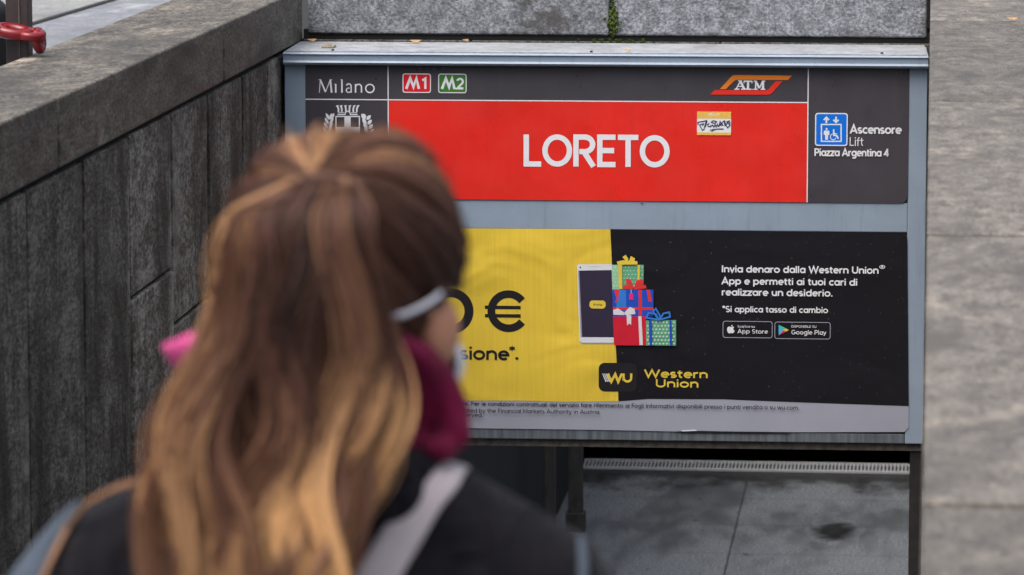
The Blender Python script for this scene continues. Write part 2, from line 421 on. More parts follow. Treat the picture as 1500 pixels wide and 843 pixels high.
mb.poly([(p.x, p.y, ST+.008) for p in (A+nrm*1.15, B+nrm*1.15, B+nrm*1.21, A+nrm*1.21)])
struct(mb, 'pavement_joint', M['joint'])

mb = MB()   # flight of steps
n = 20; rise = (ST-FL)/n; going = .32
prof = [(3.7, ST)]
for i in range(n):
    prof += [(3.7+i*going, ST-(i+1)*rise), (3.7+(i+1)*going, ST-(i+1)*rise)]
prof += [(3.7+n*going, FL-.3), (3.7, FL-.3)]
mb.prism([(0.0, y, z) for y, z in prof], (W, 0, 0))
struct(mb, 'stairs', M['step'])
YL = 3.7+n*going

# landing floor: large stone tiles, worn and damp (own stains)
m, t, b = newmat('landing_tiles'); v = coords(t)
n1 = noise_n(t, v, 60, 4, .7); n2 = noise_n(t, coords(t, (1, .35, 1)), 2.2, 6, .65)
c = ramp(t, n1, [(.40, (.06, .067, .075)), (.52, (.13, .143, .157)), (.64, (.235, .254, .275))])
c = mix(t, ramp(t, n2, [(.45, g(0)), (.62, g(.75))]), c, (.055, .059, .064))
sx = t.nodes.new('ShaderNodeSeparateXYZ'); t.links.new(v, sx.inputs[0])
def band(val, at, hw): return math_n(t, 'LESS_THAN', math_n(t, 'ABSOLUTE', math_n(t, 'SUBTRACT', val, at)), hw)
jx = band(sx.outputs[0], 1.135, .006)
jy = math_n(t, 'LESS_THAN', math_n(t, 'MODULO', math_n(t, 'ADD', sx.outputs[1], .05), .92), .022)
jj = math_n(t, 'MAXIMUM', jx, math_n(t, 'MULTIPLY', jy, .45))
# grime along the drain and a dried puddle
edge = math_n(t, 'MULTIPLY_ADD', noise_n(t, coords(t, (1.6, .8, 1)), 2.3, 6, .7), 2.4, -.95)
gr = ramp(t, math_n(t, 'SUBTRACT', math_n(t, 'ADD', sx.outputs[1], edge), 27.6), [(.45, g(0)), (.95, g(1))])
pc = hit(1222, 778, 2, FL)
dx = math_n(t, 'MULTIPLY', math_n(t, 'SUBTRACT', sx.outputs[0], pc.x), 1/.17); dy = math_n(t, 'MULTIPLY', math_n(t, 'SUBTRACT', sx.outputs[1], pc.y), 1/.42)
dd = math_n(t, 'SQRT', math_n(t, 'ADD', math_n(t, 'MULTIPLY', dx, dx), math_n(t, 'MULTIPLY', dy, dy)))
dd = math_n(t, 'ADD', dd, math_n(t, 'MULTIPLY_ADD', noise_n(t, v, 9, 4), 1.0, -.5))
pu = ramp(t, dd, [(.45, g(1)), (.85, g(0))])
ring = ramp(t, dd, [(.9, g(0)), (1.15, g(.5)), (1.4, g(0))])
gum = ramp(t, noise_n(t, coords(t, (1, .6, 1)), 11, 1, .5), [(.735, g(0)), (.76, g(.8))])
c = mix(t, gum, c, (.03, .03, .032))
c = mix(t, ring, c, (.2, .21, .22))
c = mix(t, math_n(t, 'MULTIPLY', gr, .9), c, (.014, .014, .014)); c = mix(t, math_n(t, 'MULTIPLY', pu, 1.0), c, (.006, .006, .006)); c = mix(t, jj, c, (.03, .03, .03))
t.links.new(c, b.inputs['Base Color'])
t.links.new(ramp(t, n2, [(.4, g(.75)), (.6, g(.45))]), b.inputs['Roughness']); bump(t, b, n1, .25, .003)
M['landing'] = m
mb = MB(); quad(mb, 0, YL, W, YE, FL); struct(mb, 'landing_floor', M['landing'])
mb = MB()   # dark passage beyond: floor lower, roof over it
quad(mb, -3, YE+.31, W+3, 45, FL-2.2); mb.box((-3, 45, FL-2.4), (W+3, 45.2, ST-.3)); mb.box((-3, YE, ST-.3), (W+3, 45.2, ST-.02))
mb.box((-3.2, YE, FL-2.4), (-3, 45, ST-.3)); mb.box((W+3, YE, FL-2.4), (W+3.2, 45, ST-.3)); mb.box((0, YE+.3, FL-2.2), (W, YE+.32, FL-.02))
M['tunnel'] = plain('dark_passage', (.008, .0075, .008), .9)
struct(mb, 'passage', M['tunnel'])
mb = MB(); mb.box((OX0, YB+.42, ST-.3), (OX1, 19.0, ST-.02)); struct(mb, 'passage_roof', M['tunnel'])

# ---- left stair wall
def coping(mb_, x0, x1, y0, y1, z0=-.19, z1=0, bv=.009):
    mb_.box((x0, y0+.006, z0), (x1, y1-.006, z1), bv, 3)
wl = empty('stair_wall', (0, 3.0, ST), 'dark stone stair wall with vertical slabs on the left, topped by a weathered coping', 'wall')
def lc(p): return (p[0], p[1]-3.0, p[2]-ST)
ys = [2.95, 5.93, 8.62, 11.37, 14.09, 15.90]
for y0, y1 in zip(ys, ys[1:]):
    mb = MB(); coping(mb, -.372, 0, y0+.010, y1-.010)
    for v_ in mb.bm.verts: v_.co = lc(v_.co)
    mb.build('coping_stone', M['cope_left'], wl, False)
mb = MB(); mb.box(lc((-.34, 3.0, FL-.2)), lc((-.032, 18.9, -.20))); mb.build('wall_core', M['joint'], wl)
for y0 in ys[1:-1]:
    mb = MB(); mb.box(lc((-.366, y0-.03, -.186)), lc((-.012, y0+.03, -.014))); mb.build('mortar_joint', M['joint'], wl)
# cladding slabs: joints read off the wall
edges = [hit(px, py, 0, -.012).y for px, py in ((41, 420), (124, 400), (191, 330), (253, 300), (306, 250), (355, 220), (392, 190), (425, 150))]
st = [3.0]
while st[-1] < edges[0]-.9: st.append(st[-1]+random.uniform(.62, .72))
st = st[:-1]+edges if edges[0]-st[-1] < .35 else st+edges
st.append(YB-.01)
i1 = edges[2]; i2 = edges[3]
for y0, y1 in zip(st, st[1:]):
    cut = []
    if abs(y0-i1) < .01: cut = [hit(222, 418, 0, -.012).z]
    elif abs(y0-i2) < .01: cut = [hit(280, 458, 0, -.012).z]
    else: cut = [-1.9+random.uniform(-.25, .25)]
    zs = [FL]+[c_ for c_ in cut]+[-.205]
    for z0, z1 in zip(zs, zs[1:]):
        mb = MB(); pr = random.uniform(-.005, .003)
        mb.box(lc((-.031, y0+.014, z0+.008)), lc((-.010+pr, y1-.014, z1-.005)), .005, 2)
        mb.build('cladding_slab', M['clad'], wl)
mb = MB(); mb.box(lc((-.352, 3.0, ST-.05)), lc((-.341, 18.9, -.195))); mb.build('outer_face', M['clad'], wl)
# ---- right stair wall
wr = empty('stair_wall', (W, 3.0, ST), 'stair wall on the right seen from above, with a smooth brown-grey worn stone coping', 'wall')
def rc(p): return (p[0]-W, p[1]-3.0, p[2]-ST)
ys = [2.66, 5.62, 8.555, 11.50, 14.50, 17.4]
for y0, y1 in zip(ys, ys[1:]):
    mb = MB(); coping(mb, W-.006, W+.375, y0+.018, y1-.018)
    for v_ in mb.bm.verts: v_.co = rc(v_.co)
    mb.build('coping_stone', M['cope'], wr)
mb = MB(); mb.box(rc((W+.03, 3.0, FL-.2)), rc((W+.34, 18.9, -.20))); mb.build('wall_core', M['joint'], wr)
for y0 in ys[1:-1]:
    mb = MB(); mb.box(rc((W+.006, y0-.03, -.186)), rc((W+.366, y0+.03, -.014))); mb.build('mortar_joint', M['joint'], wr)
y = 3.0
while y < 15.8:
    y1 = min(y+random.uniform(.6, .72), 15.9)
    mb = MB(); mb.box(rc((W+.012, y+.004, FL)), rc((W+.029, y1-.004, -.205)), .004, 2); mb.build('cladding_slab', M['clad'], wr); y = y1
mb = MB(); mb.box(rc((W+.341, 3.0, ST-.05)), rc((W+.352, 18.9, -.195))); mb.build('outer_face', M['clad'], wr)
# ---- back wall over the opening
wb = empty('parapet_wall', (W/2, YB, ST), 'speckled pale grey granite parapet across the back of the stairwell above the sign', 'wall')
def bc(p): return (p[0]-W/2, p[1]-YB, p[2]-ST)
xj = hit(895, 30, 1, YB).x
for x0, x1 in ((.012, xj), (xj, W-.012)):
    mb = MB(); mb.box(bc((x0+.006, YB, -.166)), bc((x1-.006, YB+.38, .02)), .012, 3); mb.build('coping_stone', M['back'], wb)
mb = MB(); mb.box(bc((0, YB+.012, -.185)), bc((W, YB+.3, -.15))); mb.build('joint', M['joint'], wb)
xs = [.0, .62, hit(1055, 60, 1, YB).x, W]
for x0, x1 in zip(xs, xs[1:]):
    mb = MB(); mb.box(bc((x0+.002, YB-.004, -1.0)), bc((x1-.002, YB+.30, -.187)), .004); mb.build('wall_block', M['back_low'], wb)
# unseen light well added to light the landing, and its dark side walls
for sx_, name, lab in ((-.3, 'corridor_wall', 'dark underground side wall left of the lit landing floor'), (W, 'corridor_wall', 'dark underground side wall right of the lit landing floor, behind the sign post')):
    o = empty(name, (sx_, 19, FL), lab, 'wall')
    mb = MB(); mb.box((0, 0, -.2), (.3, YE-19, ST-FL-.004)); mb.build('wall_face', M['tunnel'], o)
M['pillar'] = plain('grimy_concrete', (.05, .046, .042), .9, .4, 25, stretch=(1, 1, .3))
for (pa, pb, lab, dp) in ((797, 813, 'thin pale grey pillar under the sign, nearer the woman', .08), (832, 853, 'thicker dark grey pillar under the sign, beside the edge of the lit floor', .1)):
    X = .06 if pa < 820 else .02
    p = hit((pa+pb)/2, 690, 1, 24.6 if pa < 820 else 26.3); wd_ = (pb-pa)/FPX*p.y/2
    o = empty('pillar', (p.x, p.y, FL), lab, 'pillar')
    mb = MB(); mb.box((-wd_, 0, 0), (wd_, dp, ST-FL-.05), .006); mb.build('shaft', M['pillar'], o)
    mb = MB(); mb.box((-wd_-.015, -.015, 0), (wd_+.015, dp+.015, .12), .004); mb.build('base', M['pillar'], o)

# drain grating at the end of the landing
M['steel'] = plain('galvanised_steel', (.42, .43, .45), .5, .12, 40, metal=.2)
dg_ = empty('drain_grating', (W/2, YE, FL), 'light metal slotted drain grating across the far end of the landing floor', 'grating')
mb = MB(); mb.box((-W/2+.02, -.035, .004), (W/2-.02, 0, .022), .003); mb.box((-W/2+.02, .27, .004), (W/2-.02, .29, .022), .003); mb.build('frame', M['steel'], dg_)
mb = MB()
x = -W/2+.03
while x < W/2-.03:
    mb.box((x, 0, .006), (x+.011, .27, .021)); x += .0245
mb.build('bars', M['steel'], dg_)
mb = MB(); quad(mb, -W/2+.02, -.01, W/2-.02, .29, .003); mb.build('tray', M['tunnel'], dg_)

# ------------------------------------------------------------------ the sign board
SA = Vector((0.0, 15.40, FL)); SYAW = math.atan2(.05, 2.3)
sign = empty('station_sign', SA, 'wide grey metal sign over the stairs with red LORETO panel above a yellow-black advert', 'sign', rz=SYAW)
sxd = Vector((cos(SYAW), sin(SYAW), 0)); sn = Vector((sin(SYAW), -cos(SYAW), 0))
def SP(px, py, y=0):
    r = ray(px, py); t_ = ((SA-CAM).dot(sn)+y*-1*0)/r.dot(sn); p = CAM+r*t_
    return ((p-SA).dot(sxd), p.z-FL)
def SX(px, py=350): return SP(px, py)[0]
def SZ(py, px=890): return SP(px, py)[1]
x0s, x1s = .004, 2.288
zt, zb = SZ(97), SZ(645)
fr_z = SZ(316)
mb = MB()   # frame: four members and the middle rail, butted
xl, xr_ = SX(449), SX(1329)
zA, zB, zC, zD = SZ(99), SZ(294.5), SZ(337), SZ(631)
mb.box((x0s, 0, zb), (xl, .16, zt), .003); mb.box((xr_, 0, zb), (x1s, .16, zt), .003)
mb.box((xl+.0005, .001, zC), (xr_-.0005, .159, zB), .003)
mb.build('frame', M['frame'], sign)
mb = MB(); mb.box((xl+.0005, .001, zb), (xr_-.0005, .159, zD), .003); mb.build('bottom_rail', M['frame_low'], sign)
mb = MB(); mb.box((xl-.002, .012, zD-.004), (xr_+.002, .15, zC+.004)); mb.box((xl-.002, .012, zB-.004), (xr_+.002, .15, zt-.002)); mb.build('backing', M['panel'], sign)
# cap: projecting folded lip and a flat weathered top
zl0, zl1 = SZ(97.5), SZ(79)
cap_d = hit(890, 66, 2, zl1+FL).y-SA.y
mb = MB(); y0 = -.035
pts = [(y0+.012, zl0), (y0+.004, zl0+.004), (y0, zl0+.010), (y0+.006, zl0+.017), (y0+.006, zl1-.010), (y0, zl1-.005), (y0+.003, zl1), (y0+.02, zl1+.001), (cap_d-.06, zl1+.001), (cap_d-.06, zl0)]
mb.prism([(x0s-.001, y, z) for y, z in pts], (x1s-x0s+.002, 0, 0)); mb.build('cap', M['frame'], sign)
mb = MB(); mb.box((x0s+.004, y0+.018, zl1+.0015), (x1s-.004, cap_d, zl1+.004)); mb.build('cap_top', M['cap_top'], sign)
M['brass'] = plain('dull_brass', (.26, .22, .15), .6, .3)
bx, _ = SP(474, 71); mb = MB(); mb.box((bx-.022, .12, zl1+.005), (bx+.022, .2, zl1+.011), .002); mb.box((bx-.014, .13, zl1+.011), (bx+.006, .19, zl1+.014), .001); mb.build('bracket', M['brass'], sign)
for px in (487, 866, 1292):
    X_ = SX(px, 77); mb = MB(); mb.ell((X_, .01, zl1+.006), (.006, .006, .005), u=10, v=6); mb.build('screw', M['pblack'], sign)
# lower beam and posts
mb = MB(); z1 = zb-.002; z0 = SZ(657); mb.box((x0s, .02, z0), (x1s, .14, z1), .003); mb.build('lower_beam', M['rust'], sign)
for a, c_ in ((x0s, x0s+.066), (SX(1333, 700), x1s)):
    mb = MB(); mb.box((a, .03, 0), (c_, .13, z0-.001), .004); mb.build('post', M['darkpost'], sign)

# --- name panel
PY = -.002
pn = Print(PY)
def q(px, py): return SP(px, py)
rc_ = .027
pn.rrect(xl, zB, xr_, zA+.004, rc_, M['panel'])
name_panel = pn.build('name_panel', sign)
zr1, zr0 = SZ(148.5), zB; xv1, xv2 = SX(569, 220), SX(1183, 220)
p2 = Print(PY-.0008); p2.poly([(xv1, zr0+.0008), (xv2, zr0+.0008), (xv2, zr1), (xv1, zr1)], M['red']); p2.build('red_field', name_panel)
p2 = Print(PY-.0012)
lw = .0038
for X_ in (xv1, xv2): p2.stroke([(X_, zB+.001), (X_, zA)], lw, M['white'])
p2.stroke([(xl, zr1), (xv2, zr1)], lw, M['white'])
p2.build('dividing_lines', name_panel)
p2 = Print(PY-.0016)
lc0, lc1 = SZ(244.5), SZ(198)
p2.text('LORETO', SX(766), SX(981), lc0, lc1-lc0, .168, M['white'], .0)
p2.build('station_name', name_panel)
p2 = Print(PY-.0016)
def line(P, txt, pxa, pxb, base, cap, wd, m, track=0.0):
    z0_ = SP((pxa+pxb)/2, base)[1]; k = cap/FPX*15.5
    P.text(txt, SX(pxa, base), SX(pxb, base), z0_, k, wd, m, track)
line(p2, 'Ascensore', 1245, 1320.5, 196, 12.5, .20, M['white'], .02)
line(p2, 'Lift', 1244, 1265, 214, 13, .10, M['white'], .03)
line(p2, 'Piazza Argentina 4', 1193, 1302, 229, 11, .195, M['white'], .02)
p2.build('lift_notice', name_panel)
p2 = Print(PY-.0016)
# Milano, flared roman letters
def serif(P, strokes, pxa, pya, s, m):
    """strokes in photo pixels /s : (pts, width)"""
    for pts, wd in strokes:
        P.stroke([SP(pxa+x*s, pya-y*s) for x, y in pts], wd*s/FPX*15.5, m)
mil = [([(1, 0), (2.5, 19)], 1.2), ([(2.5, 19), (10, 1)], 2.4), ([(10, 1), (17, 19)], 1.2), ([(17, 19), (19, 0)], 2.6), ([(0, 19), (3.4, 19)], 1.1), ([(16.5, 19), (19.5, 19)], 1.1),
       ([(25, 0), (25, 12.6)], 2.3), ([(23, 12.4), (25.5, 12.4)], 1.0), ([(34, 0), (34, 19.2)], 2.3), ([(32, 19), (34.5, 19)], 1.0),
       (E(44, 9, 3.6, 4, 160, 0, 10)+[(47.6, 0)], 2.0), (E(44, 3.6, 3.6, 3.2, 70, 330, 14)+[(47.4, 3.4)], 1.6),
       ([(54, 0), (54, 12.8)], 2.2), (E(58.5, 8, 4.2, 4.4, 170, 0, 10)+[(62.7, 0)], 2.0), (E(75, 6.2, 6.2, 6.0, 0, 360, 24), 2.0)]
serif(p2, mil, 467, 136, 1.0, M['white'])
p2.build('city_name', name_panel)
# line badges
for pxa, pxb, col, dig, nm in ((590.5, 632, 'badge_red', '1', None), (642.5, 684, 'green', '2', None)):
    p3 = Print(PY-.0016); a0, a1 = SX(pxa), SX(pxb); z0_, z1_ = SZ(136.5, 640), SZ(108, 640)
    p3.rrect(a0, z0_, a1, z1_, .009, M['white']); i = .0034
    p3.rrect(a0+i, z0_+i, a1-i, z1_-i, .006, M[col])
    h_ = z1_-z0_; wv = a1-a0
    zb_ = z0_+h_*.21; zt_ = z0_+h_*.78
    def bp(u, v): return (a0+wv*u, zb_+(zt_-zb_)*v)
    p3.stroke([bp(.13, 0), bp(.27, .95), bp(.385, .18), bp(.49, .95), bp(.575, 0)], .0095, M['white'])
    if dig == '1': p3.text('1', a0+wv*.66, a0+wv*.90, zb_, (zt_-zb_), .2, M['white'])
    else: p3.text('2', a0+wv*.635, a0+wv*.90, zb_, (zt_-zb_), .19, M['white'])
    o = p3.build('line_badge', name_panel); o['label'] = 'red M1 line badge' if dig == '1' else 'green M2 line badge'
# operator logo
p3 = Print(PY-.0016)
def z7(u, v): return SP(1010+u/7.66, 100+v/7.66)
p3.poly([z7(*c_) for c_ in ((340, 236), (470, 95), (490, 80), (510, 77), (1150, 84), (1105, 133), (528, 131), (500, 145), (408, 236))], M['orange'])
p3.poly([z7(*c_) for c_ in ((235, 297), (285, 246), (850, 250), (885, 240), (968, 146), (1045, 148), (930, 275), (905, 293), (880, 299))], M['logored'])
def atm(u, v): return (u, v)
L_ = lambda pts, wd: p3.stroke([z7(*c_) for c_ in pts], wd/7.66/FPX*15.5, M['white'])
L_([(575, 140), (523, 236)], 13); L_([(568, 140), (615, 236)], 26); L_([(545, 205), (600, 205)], 11); L_([(505, 236), (560, 236)], 14); L_([(580, 236), (640, 236)], 14); L_([(545, 143), (590, 143)], 12)
L_([(608, 147), (705, 147)], 16); L_([(657, 147), (657, 236)], 26); L_([(630, 237), (690, 237)], 14); L_([(612, 145), (612, 172)], 10); L_([(702, 145), (702, 172)], 10)
L_([(742, 147), (742, 236)], 15); L_([(742, 145), (785, 225)], 24); L_([(785, 225), (820, 145)], 13); L_([(825, 145), (825, 236)], 26); L_([(720, 146), (756, 146)], 13); L_([(812, 146), (850, 146)], 13); L_([(722, 237), (765, 237)], 13); L_([(798, 237), (850, 237)], 13); L_([(640, 238), (730, 238)], 7)
p3.build('operator_logo', name_panel)
# lift pictogram
p3 = Print(PY-.0016)
def z6(u, v): return SP(1180+u/9.37, 150+v/9.37)
a_, c_ = z6(128, 598), z6(580, 148)
p3.rrect(a_[0], a_[1], c_[0], c_[1], .010, M['white']); i = .0040
p3.rrect(a_[0]+i, a_[1]+i, c_[0]-i, c_[1]-i, .007, M['blue'])
k6 = 1/9.37/FPX*15.5
L6 = lambda pts, wd: p3.stroke([z6(*c_) for c_ in pts], wd*k6, M['white'])
L6([(286, 285), (286, 212)], 24); L6([(250, 244), (286, 207), (322, 244)], 22)
L6([(418, 197), (418, 270)], 24); L6([(382, 240), (418, 275), (454, 240)], 22)
L6([(218, 305), (488, 305), (488, 536), (218, 536), (218, 305)], 17)
p3.disc(*z6(289, 366), 13*k6, 14*k6, M['white'])
p3.poly([z6(*c_) for c_ in ((258, 388), (320, 388), (328, 404), (328, 448), (310, 448), (308, 515), (270, 515), (268, 448), (250, 448), (250, 404))], M['white'])
p3.disc(*z6(386, 382), 12*k6, 13*k6, M['white'])
L6([(386, 395), (388, 452), (425, 456), (450, 500)], 22); L6([(388, 425), (432, 434)], 13)
L6([(368+0, 436)]+[(380+40*cos(radians(a)), 474+40*sin(radians(a))) for a in range(-120, -361, -12)]+[], 11) if False else L6([(380+40*cos(radians(a)), 474+40*sin(radians(a))) for a in range(20, 261, 10)], 11)
p3.build('lift_pictogram', name_panel)
# city crest: mural crown, shield with cross, laurel and oak sprigs
p3 = Print(PY-.0016)
def z4(u, v): return SP(440+u/5.357, 90+v/5.357)
k4 = 1/5.357/FPX*15.5
L4 = lambda pts, wd: p3.stroke([z4(*c_) for c_ in pts], wd*k4, M['white'])
L4([(280, 433), (464, 433), (464, 600), (455, 640), (372, 690), (289, 640), (280, 600), (280, 433)], 9)
p3.poly([z4(*c_) for c_ in ((346, 433), (396, 433), (396, 680), (372, 692), (346, 680))], M['white'])
p3.poly([z4(*c_) for c_ in ((282, 516), (462, 516), (462, 566), (282, 566))], M['white'])
L4([(292, 418), (350, 418), (356, 400), (372, 390), (388, 400), (394, 418), (450, 418)], 9); L4([(296, 404), (346, 404)], 6); L4([(398, 404), (446, 404)], 6)
for u0, u1 in ((300, 290), (326, 320), (358, 354), (386, 390), (416, 424), (444, 454)):
    L4([(u0, 398), (u0, 372), (u1, 350)], 13); L4([(u1-10, 352), (u1+10, 346)], 8)
def leaf(u, v, a, ln, wd):
    ca, sa = cos(radians(a)), sin(radians(a)); pts = []
    for i in range(9):
        s_ = i/8; hw = wd*sin(pi*min(1, s_*1.0))**.8; pts.append((s_*ln, hw))
    pts = pts + [(x, -y_) for x, y_ in pts[::-1][1:-1]]
    p3.poly([z4(u+x*ca-y_*sa, v-(x*sa+y_*ca)) for x, y_ in pts], M['white'])
for i in range(6):
    v = 640-i*36; u = 195+i*7-(18 if i < 2 else 0)
    leaf(u, v, 118, 62, 11); leaf(u+8, v, 62, 62, 11)
leaf(232, 455, 72, 50, 10)
for i in range(6):
    v = 640-i*36; u = 555-i*8+(14 if i < 2 else 0)
    leaf(u-4, v, 122, 58, 14); leaf(u+6, v, 50, 50, 14)
leaf(512, 452, 112, 46, 14)
p3.build('city_crest', name_panel)

# --- advert poster
zw = lambda px, py: SP(px, py)
pp = Print(PY)
z_bot, z_top = zD, zC+.002
wave = [(449, 588), (690, 587), (760, 587), (830, 589), (905, 588), (950, 584.5), (1060, 585), (1130, 588), (1200, 590.5), (1331, 595)]
xw = [SP(*p) for p in wave]
bot = [(1331, 626), (1325, 633), (1100, 633.5), (1000, 632.5), (880, 630), (690, 627.5), (449, 627)]
pp.poly(xw+[SP(*p) for p in bot], M['pwhite'])
poster = pp.build('advert_poster', sign)
split_t, split_b = SP(894, 336), SP(906, 588)
p2 = Print(PY-.0006)
iw = 5
p2.poly([xw[0], *xw[1:4], split_b, split_t, (xl+.02, zC), (xl, zC-.02)], M['yellow'])
p2.build('yellow_field', poster)
p2 = Print(PY-.0007)
p2.poly([split_b, *xw[5:], (xr_, zC-.02), (xr_-.02, zC), split_t], M['black'])
p2.build('black_field', poster)
p2 = Print(PY-.0012)
line(p2, 'Invia denaro dalla Western Union', 1057, 1287, 400, 10.2, .20, M['white'], .03)
line(p2, '\u00ae', 1287.5, 1297, 400, 11.5, .08, M['white'])
line(p2, 'App e permetti ai tuoi cari di', 1057, 1256, 417.5, 10.2, .20, M['white'], .03)
line(p2, 'realizzare un desiderio.', 1057, 1220, 433.5, 10.2, .20, M['white'], .03)
p2.build('app_text', poster)
p2 = Print(PY-.0012)
line(p2, '*Si applica tasso di cambio', 1058, 1213, 458, 9.0, .18, M['white'], .03)
p2.build('rate_note', poster)
p2 = Print(PY-.0012)
line(p2, 'Western', 943.5, 1037, 553.5, 11.8, .21, M['pyellow'], .03)
line(p2, 'Union', 960, 1023.5, 567.5, 11.8, .21, M['pyellow'], .03)
p2.build('company_name', poster)
p2 = Print(PY-.0012)
z0_ = SZ(487, 690); cp = SZ(425, 690)-z0_
p2.text('0', SX(628), SX(694), z0_, cp, .21, M['pblack'])
ec = SP(745, 456); kk = 15.5/FPX
p2.stroke([(ec[0]+x*kk, ec[1]+z*kk) for x, z in E(0, 0, 25.5, 25.5, 38, 322, 30)], 11.5*kk, M['pblack'])
for z in (5.5, -7): p2.stroke([(ec[0]-35*kk, ec[1]+z*kk), (ec[0]+18*kk, ec[1]+z*kk)], 5.2*kk, M['pblack'])
line(p2, 'commissione', 566, 746, 526.5, 19.5, .19, M['pblack'], .02)
line(p2, '*', 745.5, 755, 525, 17.5, .11, M['pblack']); line(p2, '.', 752.5, 762, 526.5, 19.5, .24, M['pblack'])
p2.build('offer_text', poster)
p2 = Print(PY-.0012)
line(p2, 'nale. Per le condizioni contrattuali del servizio fare riferimento ai Fogli Informativi disponibili presso i punti vendita o su wu.com.', 669, 1171, 597, 6.2, .15, M['pblack'], .03)
line(p2, 'gulated by the Financial Markets Authority in Austria.', 669, 880, 605, 6.2, .15, M['pblack'], .03)
line(p2, 'served.', 678, 708, 610.5, 6.2, .15, M['pblack'], .03)
p2.build('small_print', poster)
# agency badge
p3 = Print(PY-.0012)
a_, c_ = SP(877, 573.5), SP(933, 532)
p3.rrect(a_[0], a_[1], c_[0], c_[1], .022, M['pblack'])
def z5(u, v): return SP(830+u/3.665, 360+v/3.665)
k5 = 1/3.665/FPX*15.5
L5 = lambda pts, wd, m: p3.stroke([z5(*c_) for c_ in pts], wd*k5, m)
L5([(194, 687), (212, 731)], 5, M['gwhite']); L5([(203, 687), (221, 731)], 5, M['gwhite']); L5([(212, 687), (230, 731)], 5, M['gwhite'])
L5([(222, 687), (240, 730), (261, 690), (277, 730), (297, 687)], 13, M['pyellow'])
L5([(306, 686), (306, 712)]+[(327+20*cos(radians(a)), 711-(-18)*sin(radians(a))) for a in range(180, -1, -20)]+[(347, 686)], 12, M['pyellow'])
p3.build('advert_badge', poster)
# phone picture
p3 = Print(PY-.0012)
P5 = lambda pts, m: p3.poly([z5(*c_) for c_ in pts], m)
P5([(62, 108), (70, 101), (243, 101), (254, 528), (84, 528), (72, 518)], M['phone_edge'])
P5([(56, 106), (64, 100), (243, 99), (254, 521), (82, 521), (70, 512)], M['phone'])
P5([(62, 134), (242, 131), (253, 492), (76, 492)], M['phone_edge'])
P5([(68, 134), (242, 131), (253, 492), (84, 490)], M['screen'])
a_, c_ = z5(123, 337), z5(210, 295); p3.rrect(a_[0], a_[1], c_[0], c_[1], .0115, M['pyellow'])
p3.text('invia', z5(144, 320)[0], z5(189, 320)[0], z5(144, 322)[1], 14*k5, .16, M['pblack'])
p3.disc(*z5(74, 116), 4*k5, 4*k5, M['pblack']); L5([(118, 110), (180, 109)], 3, M['gwhite'])
p3.build('phone_picture', poster)
# gift boxes picture
p3 = Print(PY-.0012)
P5([(242, 103), (414, 103), (412, 235), (245, 235)], M['ggreen']); P5([(242, 103), (300, 103), (302, 235), (245, 235)], M['ggreen2'])
for yy in range(115, 232, 20):
    for xx in range(254, 408, 18): p3.disc(*z5(xx+(yy//20 % 2)*8, yy), 3*k5, 3*k5, M['gwhite'], 8)
P5([(277, 103), (297, 103), (299, 232), (281, 232)], M['pyellow']); P5([(381, 103), (394, 103), (392, 200), (383, 200)], M['pyellow'])
for pts in (((325, 90), (300, 60), (318, 48), (332, 70)), ((335, 85), (345, 55), (368, 68), (362, 92)), ((270, 85), (300, 78), (380, 82), (382, 100), (275, 102)), ((300, 88), (322, 72), (340, 88), (320, 98))):
    P5(pts, M['pyellow'])
P5([(312, 75), (300, 60), (322, 50), (328, 78)], M['gwhite']) if False else None
P5([(246, 235), (466, 235), (467, 380), (249, 380)], M['gblue']); P5([(268, 236), (320, 236), (320, 330), (268, 330)], M['gblue2'])
P5([(386, 235), (404, 235), (405, 378), (388, 378)], M['gred2']); P5([(248, 330), (467, 330), (467, 344), (248, 344)], M['gred2'])
P5([(255, 236), (283, 236), (276, 300), (258, 306), (270, 285)], M['gred2']); P5([(430, 236), (446, 236), (460, 300), (440, 300), (436, 270)], M['gred2'])
P5([(355, 234), (300, 230), (303, 212), (340, 205), (358, 222)], M['gred2']); P5([(362, 234), (430, 228), (424, 210), (385, 205), (362, 220)], M['gred2'])
P5([(355, 225), (316, 190), (320, 175), (345, 180), (358, 215)], M['gred2']); P5([(362, 225), (375, 185), (410, 180), (416, 200), (380, 215)], M['gred2'])
P5([(337, 258), (347, 252), (357, 258), (358, 290), (337, 288)], M['pink_ribbon']); L5([(347, 235), (347, 254)], 3, M['gwhite'])
P5([(249, 380), (427, 378), (428, 534), (256, 534)], M['gred']); P5([(385, 378), (402, 378), (410, 532), (392, 532)], M['gwhite'])
P5([(308, 372), (252, 370), (250, 345), (275, 335), (312, 358)], M['gwhite']); P5([(312, 372), (370, 366), (366, 338), (340, 328), (312, 356)], M['gwhite']); P5([(322, 370), (348, 372), (347, 425), (336, 415), (326, 428)], M['gwhite'])
P5([(427, 398), (588, 398), (588, 536), (428, 534)], M['ggreen'])
for yy in range(410, 532, 19):
    for xx in range(436, 584, 19): p3.disc(*z5(xx+(yy//19 % 2)*8, yy), 5*k5, 5*k5, M['gwhite'], 8)
P5([(442, 398), (458, 398), (460, 534), (446, 534)], M['gblue']); P5([(552, 398), (563, 398), (567, 535), (555, 535)], M['gblue'])
for pts in (((495, 395), (430, 385), (440, 358), (480, 365)), ((500, 395), (556, 380), (552, 355), (520, 362)), ((490, 390), (465, 350), (480, 336), (505, 380))):
    L5(list(pts)+[pts[0]], 9, M['gblue2'])
p3.build('gift_picture', poster)
